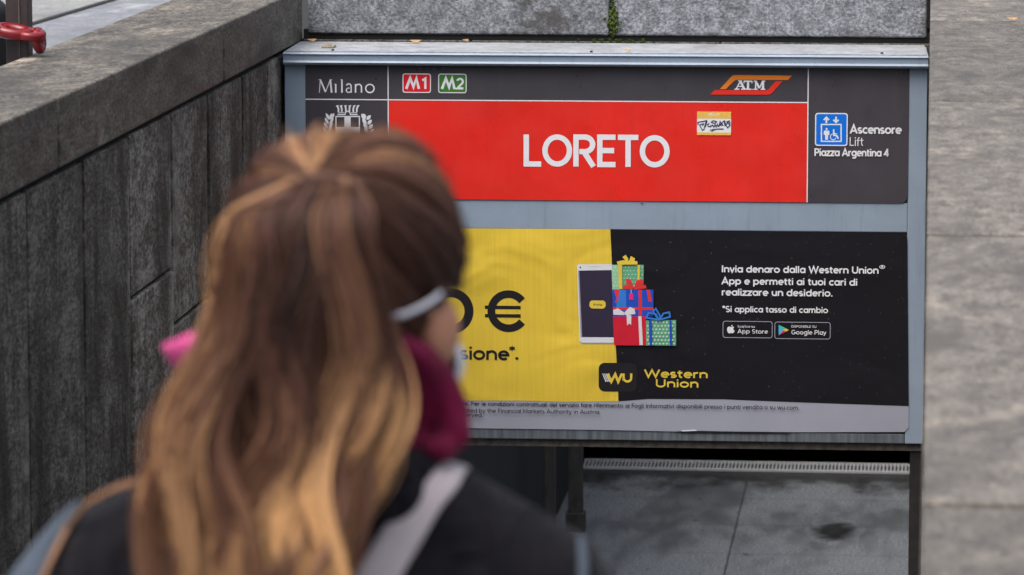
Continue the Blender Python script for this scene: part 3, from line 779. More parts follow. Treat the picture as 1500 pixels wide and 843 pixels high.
# store badges
p3 = Print(PY-.0012)
def zs(u, v): return SP(1040+u/7.5, 460+v/7.5)
ks = 1/7.5/FPX*15.5
for (u0, v0, u1, v1) in ((143, 258, 684, 85), (712, 270, 1322, 95)):
    a_, c_ = zs(u0, v0), zs(u1, v1)
    p3.stroke(rr(a_[0], a_[1], c_[0], c_[1], .008)+[rr(a_[0], a_[1], c_[0], c_[1], .008)[0]], 7*ks, M['pwhite'])
p3.poly([zs(*c_) for c_ in ((230, 145), (212, 137), (192, 148), (187, 172), (194, 198), (210, 214), (230, 208), (250, 214), (264, 200), (271, 186), (258, 176), (255, 158), (266, 145), (248, 137))], M['white'])
p3.poly([zs(*c_) for c_ in ((230, 133), (233, 124), (248, 119), (246, 130))], M['white'])
p3.poly([zs(*c_) for c_ in ((754, 120), (806, 177), (756, 234))], M['cyan']); p3.poly([zs(*c_) for c_ in ((754, 120), (836, 160), (806, 177))], M['bgreen'])
p3.poly([zs(*c_) for c_ in ((836, 160), (866, 176), (836, 194), (806, 177))], M['pyellow']); p3.poly([zs(*c_) for c_ in ((806, 177), (836, 194), (756, 234))], M['bmag'])
def bt(txt, u0, u1, v, cap, wd): p3.text(txt, zs(u0, v)[0], zs(u1, v)[0], zs((u0+u1)/2, v)[1], cap*ks, wd, M['white'], .03)
bt('Scarica su', 302, 494, 150, 27, .14); bt('App Store', 302, 637, 215, 48, .14); bt('DISPONIBILE SU', 893, 1170, 151, 26, .14); bt('Google Play', 893, 1278, 226, 50, .14)
p3.build('store_badges', poster)

p3 = Print(PY-.0012)
p3.poly([SP(*p) for p in ((985, 632.5), (1010, 630.8), (1060, 632), (1120, 632.6), (1160, 633.2), (1155, 635), (1080, 634.4), (1000, 633.8))], M['pblack'])
p3.poly([SP(*p) for p in ((997, 630.6), (1018, 629.4), (1022, 631.2), (1000, 632))], M['white'])
p3.build('torn_edge', poster)
for px, py in ((1314, 108), (1319, 109.5), (940, 297)):
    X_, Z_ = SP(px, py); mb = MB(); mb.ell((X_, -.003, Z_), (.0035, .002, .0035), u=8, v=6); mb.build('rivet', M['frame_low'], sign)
# sticker stuck on the red panel
sx0, sz0 = SP(1021, 198); sx1, sz1 = SP(1071, 164)
so_ = empty('sticker', SA+sxd*((sx0+sx1)/2)+Vector((0, 0, (sz0+sz1)/2))+sn*.005, 'small yellow and white name sticker with a scribbled tag on the red panel', 'sticker', rz=SYAW)
hw, hh = (sx1-sx0)/2, (sz1-sz0)/2
p3 = Print(0)
mbk = MB(); mbk.box((-hw, .0002, -hh), (hw, .0009, hh)); mbk.build('backing', M['white'], so_)
p3.poly([(-hw, hh*.42), (hw, hh*.42), (hw, hh), (-hw, hh)], M['ylabel']); p3.poly([(-hw, -hh), (hw, -hh), (hw, -hh*.76), (-hw, -hh*.76)], M['ylabel'])
p3.text('HELLO', -hw*.36, hw*.34, hh*.68, hh*.2, .22, M['white'], .05)
p3.build('printed_bands', so_)
p3 = Print(-.0006)
def s7(u, v): return ((u-277)/190*hw, -(v-622)/133*hh)
for pts in ([(98, 640), (95, 610), (150, 600), (190, 590), (165, 690), (148, 700), (115, 640), (160, 625), (150, 650)], [(200, 590), (180, 660)], [(225, 620), (205, 635), (210, 655), (235, 660), (245, 640)],
            [(240, 610), (270, 590), (305, 600), (290, 620), (250, 612)], [(245, 655), (262, 640), (275, 660), (290, 635), (300, 660), (315, 630), (325, 660)], [(330, 660), (345, 600), (375, 640), (340, 640), (390, 590), (400, 650)],
            [(395, 590), (410, 635), (450, 590), (420, 600), (455, 640), (430, 670), (410, 640)], [(230, 700), (275, 685), (250, 710), (300, 685), (385, 683)], [(450, 600), (455, 625)]):
    p3.stroke([s7(*c_) for c_ in pts], .0035, M['ink'])
p3.build('scribble', so_)

# ------------------------------------------------------------------ small things on the ledge
M['leaf'] = plain('dry_leaf', (.42, .24, .10), .7, .3, 80)
ledge_z = zl1+FL+.004
for px, py, a, ln, lab in ((609, 63.5, .15, .030, 'dry orange leaf on the ledge above the middle of the city panel and badges'), (682, 62.5, .9, .022, 'small curled brown leaf on the ledge to the right of the orange one'), (457, 62, .5, .026, 'brown leaf scrap in the left corner of the ledge above the sign'),
                          (920, 77, -.3, .016, 'pale yellow leaf scrap on the metal top of the sign'), (1483, 31, .4, .03, 'pale dry leaf lying on the right coping by a joint')):
    zz = .003 if px > 1400 else ledge_z
    p = hit(px, py, 2, zz)
    if px < 900: p.y = min(p.y, YB-.02)
    mb = MB(); A = []
    prof = [(-1, 0), (-.55, .3), (0, .42), (.5, .3), (1, 0), (.5, -.3), (0, -.42), (-.55, -.3)]
    pts = [Vector((x*ln/1.4*cos(a)-y_*ln*sin(a), x*ln/1.4*sin(a)+y_*ln*cos(a), .005+.006*x*x+.004*y_)) for x, y_ in prof]
    mb.prism(pts, (0, 0, .0012)); o = mb.build('fallen_leaf', M['leaf']); o.location = p
    tag(o, lab, 'leaf', 'fallen leaves around the sign')
m, t, b = newmat('moss'); v = coords(t); c = ramp(t, noise_n(t, v, 160, 3), [(.3, (.018, .035, .004)), (.6, (.07, .10, .012)), (.8, (.13, .16, .02))])
t.links.new(c, b.inputs['Base Color']); b.inputs['Roughness'].default_value = 1; M['moss'] = m
mb = MB()
def tuft(p, r):
    for k in range(26):
        q_ = p+Vector((random.gauss(0, r*.36), random.gauss(0, r*.15), random.gauss(0, r*.36)))
        bmesh.ops.create_icosphere(mb.bm, subdivisions=1, radius=r*random.uniform(.12, .26), matrix=Matrix.Translation(q_))
for py, r in ((2, .010), (10, .012), (18, .018), (26, .024), (34, .026), (42, .022), (50, .012)): tuft(hit(898, py, 1, YB+.002), r*1.35)
for i in range(46):
    px = random.gauss(905, 26) if i < 34 else random.uniform(815, 960); tuft(hit(px, random.uniform(58, 66), 1, YB-.004), random.uniform(.004, .009))
tag(mb.build('moss', M['moss']), 'bright green moss in the parapet joint and along the ledge under it', 'moss', kind='stuff')

# red chain, its square post and the bollard beyond the left coping
M['redpaint'] = plain('glossy_red_paint', (.19, .004, .008), .22, .15, 20)
M['postbrown'] = plain('dark_brown_paint', (.035, .024, .025), .5, .25, 20)
pY = 12.75
pc = hit(28.5, 60, 1, pY); hwp = 17/FPX*pY
post = empty('chain_post', (pc.x, pY, ST), 'square dark brown post behind the left coping, holding the red chain', 'post')
mb = MB(); mb.box((-hwp, -hwp, 0), (hwp, hwp, 1.15), .004); mb.build('shaft', M['postbrown'], post)
mb = MB(); mb.box((-hwp-.05, -hwp-.05, 0), (hwp+.05, hwp+.05, .012), .003); mb.build('base_plate', M['postbrown'], post)
mb = MB(); mb.box((-hwp-.006, -hwp-.006, 1.15), (hwp+.006, hwp+.006, 1.175), .006); mb.build('cap', M['postbrown'], post)
mb = MB(); mb.box((hwp*.18, -hwp-.004, .02), (hwp*.26, -hwp, 1.14)); mb.build('seam', M['rust'], post)
c0 = hit(36, 52, 1, pY-.07)
chain = empty('red_chain', c0, 'thick glossy red chain passing in front of the dark post at the top left', 'chain')
def link_pts(c_, L, R, ax, ay):
    return [Vector(c_)+ax*(L*cos(a)*(1 if True else 1))+ay*(R*sin(a)) for a in [2*pi*k/20 for k in range(20)]]
def cp_(px, py, y=pY-.07): return hit(px, py, 1, y)-c0
def flatlink(pa, pb, wid, rad, tilt):
    ax = (pb-pa); L = ax.length/2; ax.normalize(); ay = (Vector((0, cos(tilt), sin(tilt)))); ay = (ay-ax*ay.dot(ax)).normalized()
    mb = MB(); mb.tube(link_pts((pa+pb)/2, L, wid, ax, ay), rad, 10, True); mb.build('link', M['redpaint'], chain, True)
r_ = .0135
flatlink(cp_(-48, 40), cp_(10, 44), .034, r_, .1)
flatlink(cp_(-2, 43), cp_(41, 50), .026, r_*1.3, .22)
flatlink(cp_(31, 49), cp_(61, 52), .034, r_, .15)
flatlink(cp_(55, 46, pY-.05), cp_(59, 73, pY-.05), .030, r_, .5)
for k in range(1, 7): flatlink(cp_(-48-46*k, 40-2*k), cp_(10-46*k-8, 43-2*k), .034, r_, .1 if k % 2 == 0 else 1.4)
bp_ = hit(-14, 30, 1, 15.5)
bol = empty('bollard', (bp_.x, 15.5, ST), 'black rounded bollard partly visible behind the post at the left edge', 'bollard')
M['rubber'] = plain('black_rubber', (.008, .008, .009), .6)
mb = MB(); top = hit(-14, -4, 1, 15.5).z-ST; R_ = 27/FPX*15.5
mb.loft([((0, 0, 0), R_, R_)] + [((0, 0, top-R_+R_*sin(a)), R_*cos(a)+.001, R_*cos(a)+.001) for a in [i*pi/2/10 for i in range(11)]], 28); mb.build('shaft', M['rubber'], bol, True)
mb = MB(); mb.loft([((0, 0, 0), R_+.03, R_+.03), ((0, 0, .03), R_+.03, R_+.03)], 28); mb.build('base_ring', M['postbrown'], bol)
# ------------------------------------------------------------------ the woman in front
from mathutils.bvhtree import BVHTree
BYP = 3.88
base = Vector((hit(462, 400, 1, BYP).x, BYP, ST-rise))
person = empty('person', base, 'woman seen from behind with long highlighted ponytail, dark jacket and burgundy scarf', 'person')
def PL(px, py, yl): return hit(px, py, 1, BYP+yl)-base
def skinmat(name, col, rough=.5):
    m, t, b = newmat(name); c = ramp(t, noise_n(t, coords(t), 40, 4), [(.3, tuple(x*.9 for x in col)), (.7, col)])
    t.links.new(c, b.inputs['Base Color']); b.inputs['Roughness'].default_value = rough
    b.inputs['Subsurface Weight'].default_value = .15; b.inputs['Subsurface Radius'].default_value = (.01, .004, .002); b.inputs['Subsurface Scale'].default_value = .6
    return m
M['skin'] = skinmat('skin', (.45, .215, .13))
def cloth(name, col, sc=400, rough=.85, var=.25, fold=.0, fs=9, sheen=.2):
    m, t, b = newmat(name); v = coords(t)
    n = noise_n(t, v, 14, 4); c = ramp(t, n, [(.3, tuple(x*(1-var) for x in col)), (.7, tuple(x*(1+var) for x in col))])
    t.links.new(c, b.inputs['Base Color']); b.inputs['Roughness'].default_value = rough
    b.inputs['Sheen Weight'].default_value = sheen; b.inputs['Specular IOR Level'].default_value = .15
    h = noise_n(t, coords(t, (1.6, 1, .5)), fs, 3, .55, 1.2); h2 = noise_n(t, v, sc, 2)
    bump(t, b, math_n(t, 'MULTIPLY_ADD', h2, .03, h), fold if fold else .1, .03)
    return m
M['jacket'] = cloth('dark_jacket_cloth', (.0065, .0056, .008), fold=1.0, fs=11, sheen=.04)
M['denim'] = cloth('slate_blue_cloth', (.06, .075, .098), fold=.3, sheen=.05)
M['trousers'] = cloth('dark_blue_denim', (.03, .04, .07), fold=.3)
M['shoe'] = plain('black_leather', (.02, .02, .02), .4)
M['scarf'] = cloth('burgundy_wool', (.125, .0045, .030), 300, .85, .3, .7, 16, .04)
M['scarf_lit_pink'] = cloth('lit_pink_wool', (.52, .07, .22), 300, .8, .1, .3, 16, .05)  # pink copy of the scarf wool; the light is in its colour
M['mask'] = plain('white_mask_cloth', (.74, .75, .82), .8, .04, 100)
M['strap'] = cloth('pale_canvas', (.50, .43, .435), 500, .8, .07, .15, 20)
M['eye'] = plain('eye_white', (.75, .73, .7), .2)
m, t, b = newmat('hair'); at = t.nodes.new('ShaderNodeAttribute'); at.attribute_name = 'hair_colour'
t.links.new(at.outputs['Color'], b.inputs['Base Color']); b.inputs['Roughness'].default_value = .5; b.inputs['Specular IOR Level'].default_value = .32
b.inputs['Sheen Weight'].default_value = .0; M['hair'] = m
M['hair_under'] = plain('hair_underlayer', (.045, .026, .019), .55, .3, 60)

HC = PL(537, 392, .02)
HM = (Euler((0, 0, radians(-20))).to_matrix() @ Euler((radians(-6), 0, 0)).to_matrix())
HR = Vector((.074, .094, .107))
def H(x, y, z): return HC + HM @ Vector((x, y, z))
def hell(mb, c, r, M2=None): mb.ell(H(*c), r, HM @ M2 if M2 else HM)
# body: one continuous skin
mb = MB()
hell(mb, (0, 0, 0), HR); hell(mb, (0, .032, -.055), (.056, .064, .066)); hell(mb, (0, .098, -.028), (.012, .016, .022)); hell(mb, (0, .085, -.068), (.022, .012, .008)); hell(mb, (0, .078, -.108), (.022, .02, .016))
for s in (-1, 1):
    mb.ell(H(s*.081, -.006, -.055), (.0115, .021, .035), HM @ Euler((radians(8), radians(s*8), radians(s*-28))).to_matrix())
    hell(mb, (s*.034, .076, .012), (.022, .014, .008))
nk = Vector((.012, -.005, 1.30))
mb.chain([(nk, .058), ((HC+nk)/2+Vector((0, -.01, 0)), .053), (H(0, -.02, -.06), .055)])
mb.loft([((0, 0, .78), .15, .11), ((0, 0, .9), .16, .112), ((0, 0, 1.02), .128, .092), ((0, -.005, 1.14), .142, .1), ((0, -.01, 1.25), .15, .095), ((0, -.01, 1.32), .09, .07)])
for s in (-1, 1):
    mb.chain([((s*.165, -.012, 1.245), .052), ((s*(.29 if s > 0 else .262), -.024, 1.0), .040), ((s*.222, .10, .80), .027)])
    pw = Vector((s*.212, .135, .735)); mb.chain([((s*.215, .10, .80), .025), (pw, .024)]); mb.ell((s*.212, .13, .755), (.017, .032, .045), Euler((radians(28), 0, 0)).to_matrix())
    for k, (dy, ln) in enumerate(((-.028, .052), (-.009, .064), (.010, .070), (.028, .062))):
        p0 = Vector((s*.212, .135+dy*.9, .735-dy*.2)); p1 = p0+Vector((-s*.004, .018+dy*.12, -ln*.5)); p2 = p1+Vector((-s*.014, .008, -ln*.5))
        mb.chain([(p0, .0085), (p1, .008), (p2, .0065)], 10)
    p0 = Vector((s*.205, .155, .77)); mb.chain([(p0, .011), (p0+Vector((-s*.012, .030, -.022)), .0095), (p0+Vector((-s*.018, .040, -.048)), .0075)], 10)
    mb.chain([((s*.09, 0, .84), .088), ((s*.092, .015, .47), .056), ((s*.09, -.015, .085), .038)]); mb.chain([((s*.09, -.02, .05), .036), ((s*.098, .10, .03), .026)])
mb.fused('body', M['skin'], person, .0055, 4)
for s in (-1, 1):
    mb = MB(); mb.ell(H(s*.033, .080, -.002), (.0115, .0115, .0115)); mb.build('eye', M['eye'], person, True)
# clothes
mb = MB()
for s in (-1, 1):
    mb.chain([((s*.09, 0, .86), .1), ((s*.094, .015, .47), .072), ((s*.092, -.012, .10), .06)])
mb.loft([((0, 0, .8), .17, .125), ((0, 0, .98), .15, .115)])
mb.fused('trousers', M['trousers'], person, .009, 5)
for s in (-1, 1):
    mb = MB(); mb.chain([((s*.09, -.035, .045), .042), ((s*.095, .04, .042), .042), ((s*.10, .105, .032), .032)]); mb.box((s*.095-.042, -.075, .0), (s*.095+.046, .135, .02), .01); mb.fused('shoe', M['shoe'], person, .006, 4)
mb = MB()
mb.loft([((0, 0, .74), .185, .145), ((0, 0, .9), .19, .145), ((0, 0, 1.05), .18, .14), ((0, -.005, 1.17), .195, .14), ((0, -.01, 1.25), .19, .125), ((.0, -.01, 1.30), .15, .10), ((.0, -.01, 1.335), .10, .08)], 32)
mb.chain([((.03, -.012, 1.312), .068), ((.12, -.014, 1.288), .066), ((.205, -.018, 1.238), .068), ((.285, -.03, 1.07), .074), ((.302, -.02, .98), .066), ((.235, .095, .81), .046)])
mb.chain([((-.03, -.012, 1.295), .070), ((-.13, -.014, 1.277), .068), ((-.192, -.015, 1.246), .066), ((-.252, -.03, 1.05), .066), ((-.27, -.02, .98), .060), ((-.235, .095, .81), .046)])
mb.tube([(.08, -.118, 1.26), (.1, -.137, 1.18), (.105, -.142, 1.08)], [.006, .018, .006], 8)
mb.tube([(.155, -.085, 1.27), (.15, -.118, 1.2), (.16, -.13, 1.1)], [.006, .018, .006], 8)
jacket = mb.fused('jacket', M['jacket'], person, .008, 5)
JB = BVHTree.FromPolygons([v.co[:] for v in jacket.data.vertices], [p.vertices[:] for p in jacket.data.polygons])
camL = CAM-base
def on_jacket(px, py, off=.004, fb=-.13):
    d_ = ray(px, py).normalized(); h_ = JB.ray_cast(camL, d_)
    return (h_[0]-d_*off) if h_[0] else PL(px, py, fb)
mb = MB(); ring = [Vector((.012+.086*cos(a), -.012+.076*sin(a), 1.338-.012*cos(a))) for a in [2*pi*k/32 for k in range(32)]]
mb.tube(ring, .030, 12, True); mb.tube([p+Vector((0, 0, .03)) for p in ring], .022, 12, True); mb.chain([(PL(470, 590, -.135), .024), (PL(540, 585, -.13), .024), (PL(572, 600, -.118), .019), (PL(580, 622, -.10), .017)], 14); mb.chain([(PL(520, 640, -.13), .026), (PL(535, 660, -.122), .02)], 14); mb.fused('collar', M['jacket'], jacket, .007, 5)
mb = MB()
mb.chain([(PL(114, 738, -.03), .006), (PL(92, 772, -.04), .012), (PL(68, 815, -.045), .018), (PL(46, 860, -.05), .024), (PL(40, 1010, -.05), .026)], 14); mb.fused('sleeve_panel', M['denim'], jacket, .006, 5)
mb = MB()
mb.chain([(on_jacket(850, 790, .001, -.06), .005), (on_jacket(853, 815, .001, -.07), .006), (on_jacket(854, 843, .001, -.08), .006), (on_jacket(856, 900, .001, -.09), .006), (on_jacket(858, 1000, .001, -.09), .006)], 14); mb.fused('sleeve_panel', M['denim'], jacket, .004, 3)

# scarf: three strands of cloth wound round the neck
mb = MB(); sc = PL(458, 585, -.005)
for k in range(4):
    pts, rad = [], []
    for i in range(72):
        a = 2*pi*i/72; lean = .030*(-cos(a))
        R0 = .083+.008*sin(2*a+2*k)-.018*max(0, -cos(a))**2+.004*sin(5*a+3*k)
        pts.append(sc+Vector((R0*cos(a)*1.02, R0*sin(a)*.92, lean+(k-1.5)*.022+.007*sin(4*a+2*k)))); rad.append(.0125+.003*sin(3*a+k*2))
    mb.tube(pts, rad, 10, True)
for lst in (((548, 508, -.075, .012), (580, 510, -.06, .015), (614, 524, -.04, .016), (644, 556, -.02, .016), (664, 600, -.015, .0155), (668, 636, -.02, .0145), (650, 660, -.035, .012), (626, 654, -.045, .008)),
            ((560, 534, -.06, .012), (596, 548, -.04, .013), (626, 582, -.02, .012), (640, 622, -.012, .012), (632, 648, -.01, .010)),
            ((566, 562, -.05, .011), (596, 582, -.03, .011), (612, 622, -.015, .010)),
            ((600, 522, .0, .014), (640, 556, .02, .015), (660, 606, .03, .015), (652, 648, .03, .014))):
    mb.chain([(PL(x, y, d), r) for x, y, d, r in lst], 12)
scarf = mb.fused('scarf', M['scarf'], person, .004, 2)
mb = MB(); mb.chain([(PL(330, 512, -.03), .022), (PL(290, 502, -.03), .012), (PL(246, 511, -.03), .007)], 14); mb.chain([(PL(320, 525, -.03), .02), (PL(282, 522, -.025), .012), (PL(260, 531, -.02), .007)], 12); mb.chain([(PL(252, 516, -.028), .008), (PL(268, 534, -.025), .008)], 12)
o = mb.fused('scarf_fold', M['scarf_lit_pink'], scarf, .005, 4); o['label'] = 'fold of the scarf, coloured bright pink as if lit'

# face mask and its straps
bm = bmesh.new(); bmesh.ops.create_uvsphere(bm, u_segments=40, v_segments=28, radius=1)
bmesh.ops.delete(bm, geom=[v for v in bm.verts if v.co.y < .0 or abs(v.co.z) > .86], context='VERTS')
for v in bm.verts: v.co = H(v.co.x*.075, .034+v.co.y*.090, -.086+v.co.z*.054)
me = bpy.data.meshes.new('face_mask'); bm.to_mesh(me); bm.free(); mask = link('face_mask', me, M['mask'], person, True)
sm_ = mask.modifiers.new('th', 'SOLIDIFY'); sm_.thickness = .002
def ell_hit(px, py, off):
    r = HR+Vector((off, off, off)); o_ = HM.transposed() @ (camL-HC); d_ = HM.transposed() @ ray(px, py)
    o_ = Vector([o_[i]/r[i] for i in range(3)]); d_ = Vector([d_[i]/r[i] for i in range(3)])
    A = d_.dot(d_); B = o_.dot(d_); C_ = o_.dot(o_)-1; D = B*B-A*C_
    t_ = (-B-sqrt(max(D, 0)))/A
    p = Vector([(o_[i]+d_[i]*t_)*r[i] for i in range(3)]); return p   # head-local
def band(pxs, off, wd, name):
    C_ = [H(*ell_hit(px, py, off)) for px, py in pxs]; mb = MB(); L, R, L2, R2 = [], [], [], []
    for i, p in enumerate(C_):
        tg = (C_[min(i+1, len(C_)-1)]-C_[max(i-1, 0)]).normalized(); nn = (p-HC).normalized(); sd2 = tg.cross(nn).normalized()
        L.append(mb.bm.verts.new(p+sd2*wd/2)); R.append(mb.bm.verts.new(p-sd2*wd/2)); L2.append(mb.bm.verts.new(p+sd2*wd/2-nn*.0015)); R2.append(mb.bm.verts.new(p-sd2*wd/2-nn*.0015))
    for i in range(len(C_)-1):
        for a, b in ((L, R), (R, R2), (R2, L2), (L2, L)): mb.bm.faces.new((a[i], a[i+1], b[i+1], b[i]))
    mb.build(name, M['mask'], mask, True)
band([(470, 462), (510, 470), (540, 470), (568, 467), (595, 461), (618, 451), (636, 440), (648, 430)], .0205, .0052, 'strap')
band([(540, 452), (556, 472), (572, 486), (590, 500), (604, 508)], .018, .0042, 'strap')

# ---- hair
def strands_mesh(name, P, rad, colr, parent):
    """P: (n, k, 3) strand points -> one mesh of thin three-sided hairs; rad (k,), colr (n, k, 3)"""
    n, k, _ = P.shape
    T = np.gradient(P, axis=1); T /= np.linalg.norm(T, axis=2, keepdims=True)+1e-9
    ref = np.zeros_like(T); ref[..., 0] = .37; ref[..., 1] = .82; ref[..., 2] = .43
    U = np.cross(T, ref); U /= np.linalg.norm(U, axis=2, keepdims=True)+1e-9; V2 = np.cross(T, U)
    ang = np.array([0, 2*pi/3, 4*pi/3])
    Vx = P[:, :, None, :] + rad[None, :, None, None]*(U[:, :, None, :]*np.cos(ang)[None, None, :, None]+V2[:, :, None, :]*np.sin(ang)[None, None, :, None])
    Vx = Vx.reshape(-1, 3)
    idx = np.arange(n*k*3).reshape(n, k, 3); a = idx[:, :-1, :]; b = idx[:, 1:, :]
    F = np.stack([a, np.roll(a, -1, 2), np.roll(b, -1, 2), b], -1).reshape(-1, 4)
    me = bpy.data.meshes.new(name); me.vertices.add(len(Vx)); me.vertices.foreach_set('co', Vx.astype(np.float32).ravel())
    me.loops.add(F.size); me.loops.foreach_set('vertex_index', F.astype(np.int32).ravel())
    me.polygons.add(len(F)); me.polygons.foreach_set('loop_start', np.arange(0, F.size, 4, dtype=np.int32)); me.update(calc_edges=True)
    at_ = me.attributes.new('hair_colour', 'FLOAT_COLOR', 'POINT')
    cc = np.ones((n*k*3, 4), np.float32); cc[:, :3] = np.repeat(colr.reshape(-1, 3), 3, 0); at_.data.foreach_set('color', cc.ravel())
    return link(name, me, M['hair'], parent, True)
BR, MID, CAR = np.array([.018, .008, .006]), np.array([.155, .068, .044]), np.array([.80, .45, .20])
def tone(v):
    v = np.clip(v, 0, 1)[..., None]
    return np.where(v < .5, BR+(MID-BR)*v*2, MID+(CAR-MID)*(v-.5)*2)
tie_l = ell_hit(471, 278, .008); tie_d = Vector([tie_l[i]/(HR[i]+.006) for i in range(3)]).normalized()
BUMP = HM.transposed() @ Vector((-.90, -.05, .26)).normalized()
def puff(d_): return .032*((d_.dot(BUMP)-.35)/.65)**1.3*min(1, (d_-tie_d).length/.55) if d_.dot(BUMP) > .35 else 0
# under layer fitted to the skull
bm = bmesh.new(); bmesh.ops.create_uvsphere(bm, u_segments=48, v_segments=32, radius=1)
def hairy(d_): return (d_.z > .52 or d_.y < .42-(.40 if d_.z < -.16 else 0)-max(0, -d_.z-.3)*.35) and d_.z > -.88
bmesh.ops.delete(bm, geom=[v for v in bm.verts if not hairy(v.co)], context='VERTS')
for v in bm.verts: e_ = .005+puff(v.co.normalized())*.9; v.co = H(*[v.co[i]*(HR[i]+e_) for i in range(3)])
me = bpy.data.meshes.new('hair'); bm.to_mesh(me); bm.free(); hair = link('hair', me, M['hair_under'], person, True)
PT, CT = [], []; K = 14
clr = np.random.default_rng(3)
lockdirs = [Vector(clr.normal(size=3)).normalized() for _ in range(90)]; locktone = clr.uniform(-.17, .2, 90); dk = [ell_hit(552, 215, .006), ell_hit(530, 245, .006)]; lockoff = clr.uniform(-.004, .007, 90)
while len(PT) < 9000:
    d_ = Vector(clr.normal(size=3)).normalized()
    if not hairy(d_) or d_.dot(tie_d) > .97: continue
    li = max(range(90), key=lambda i: lockdirs[i].dot(d_)); d2 = (d_*.55+lockdirs[li]*.45).normalized()
    r0 = .008+lockoff[li]+clr.uniform(-.0015, .002)+(abs(clr.normal(0, .004)) if len(PT) % 14 == 0 else 0); row = []; om = d_.angle(tie_d)
    for i in range(K):
        s = i/(K-1); dm = d_.lerp(d2, min(1, s*2)*.8)
        om = max(dm.angle(tie_d), 1e-3); q_ = (dm*sin((1-s)*om)+tie_d*sin(s*om))/sin(om); q_.normalize()
        o_ = r0+.005*sin(pi*s)+.004*s+puff(q_)
        row.append(H(*[q_[j]*(HR[j]+o_) for j in range(3)]))
    PT.append(row); top = d_.z
    parting_shade = any((Vector([p[i]/(HR[i]+.006) for i in range(3)])-d_).length < .13 for p in dk)
    CT.append((-.5 if parting_shade else 0)+np.linspace(.24, .34, K)+locktone[li]*.9+clr.uniform(-.12, .12)+(.14 if top > .45 else -.06)+(.20 if d_.x < .0 and top > .1 else 0))  # tone also paints light on crown and left, shade in the parting
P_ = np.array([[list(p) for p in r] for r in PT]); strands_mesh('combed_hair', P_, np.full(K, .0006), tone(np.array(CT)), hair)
# ponytail
rows = np.array([[258, 442, 506], [278, 400, 522], [310, 350, 533], [352, 328, 541], [400, 315, 549], [460, 301, 558], [520, 286, 574], [580, 262, 582], [640, 240, 582], [700, 224, 574], [760, 206, 556], [843, 184, 540], [920, 182, 510], [990, 190, 480]], float)
yl_c = np.interp(rows[:, 0], [266, 284, 312, 352, 460, 580, 700, 843, 990], [-.122, -.138, -.150, -.158, -.158, -.160, -.170, -.185, -.19])
th_ = np.interp(rows[:, 0], [228, 300, 460, 700, 990], [.022, .034, .042, .042, .025])
tieP = H(*[tie_d[i]*(HR[i]+.016) for i in range(3)]); TY = tieP.y
yl_c[0] = min(yl_c[0], TY-.022); yl_c[1] = min(yl_c[1], TY-.030); yl_c[2] = min(yl_c[2], TY-.036); yl_c[3] = min(yl_c[3], TY-.040)
def spline(pts, n, end=1.0):
    P = np.array([list(p) for p in pts]); P = np.vstack([2*P[:1]-P[1:2], P, 2*P[-1:]-P[-2:-1]]); m_ = len(P)-3
    tt = np.linspace(0, m_*end-1e-6, n); k_ = tt.astype(int); f = (tt-k_)[:, None]
    p0, p1, p2_, p3_ = P[k_], P[k_+1], P[k_+2], P[k_+3]
    return .5*((2*p1)+(-p0+p2_)*f+(2*p0-5*p1+4*p2_-p3_)*f**2+(-p0+3*p1-3*p2_+p3_)*f**3)
PT, CT = [], []; hr = np.random.default_rng(5); NP = 34
SS = np.linspace(0, 1, NP)
master = []
for i in range(26):
    u = -1+2*(i+.5)/26+hr.normal(0, .05); v = hr.uniform(-.2, 1)*sqrt(max(0, 1-u*u)) if i % 3 else -.4*sqrt(max(0, 1-u*u))
    master.append(dict(u=u, v=v, ph=hr.uniform(0, 2*pi), amp=hr.uniform(28, 62)*(1-.25*abs(u)), fr=hr.uniform(1.4, 2.3), dr=hr.normal(0, 20), tn=hr.choice([-.20, -.12, 0, .10, .20]), ph2=hr.uniform(0, 2*pi), dp=hr.uniform(.006, .020)))
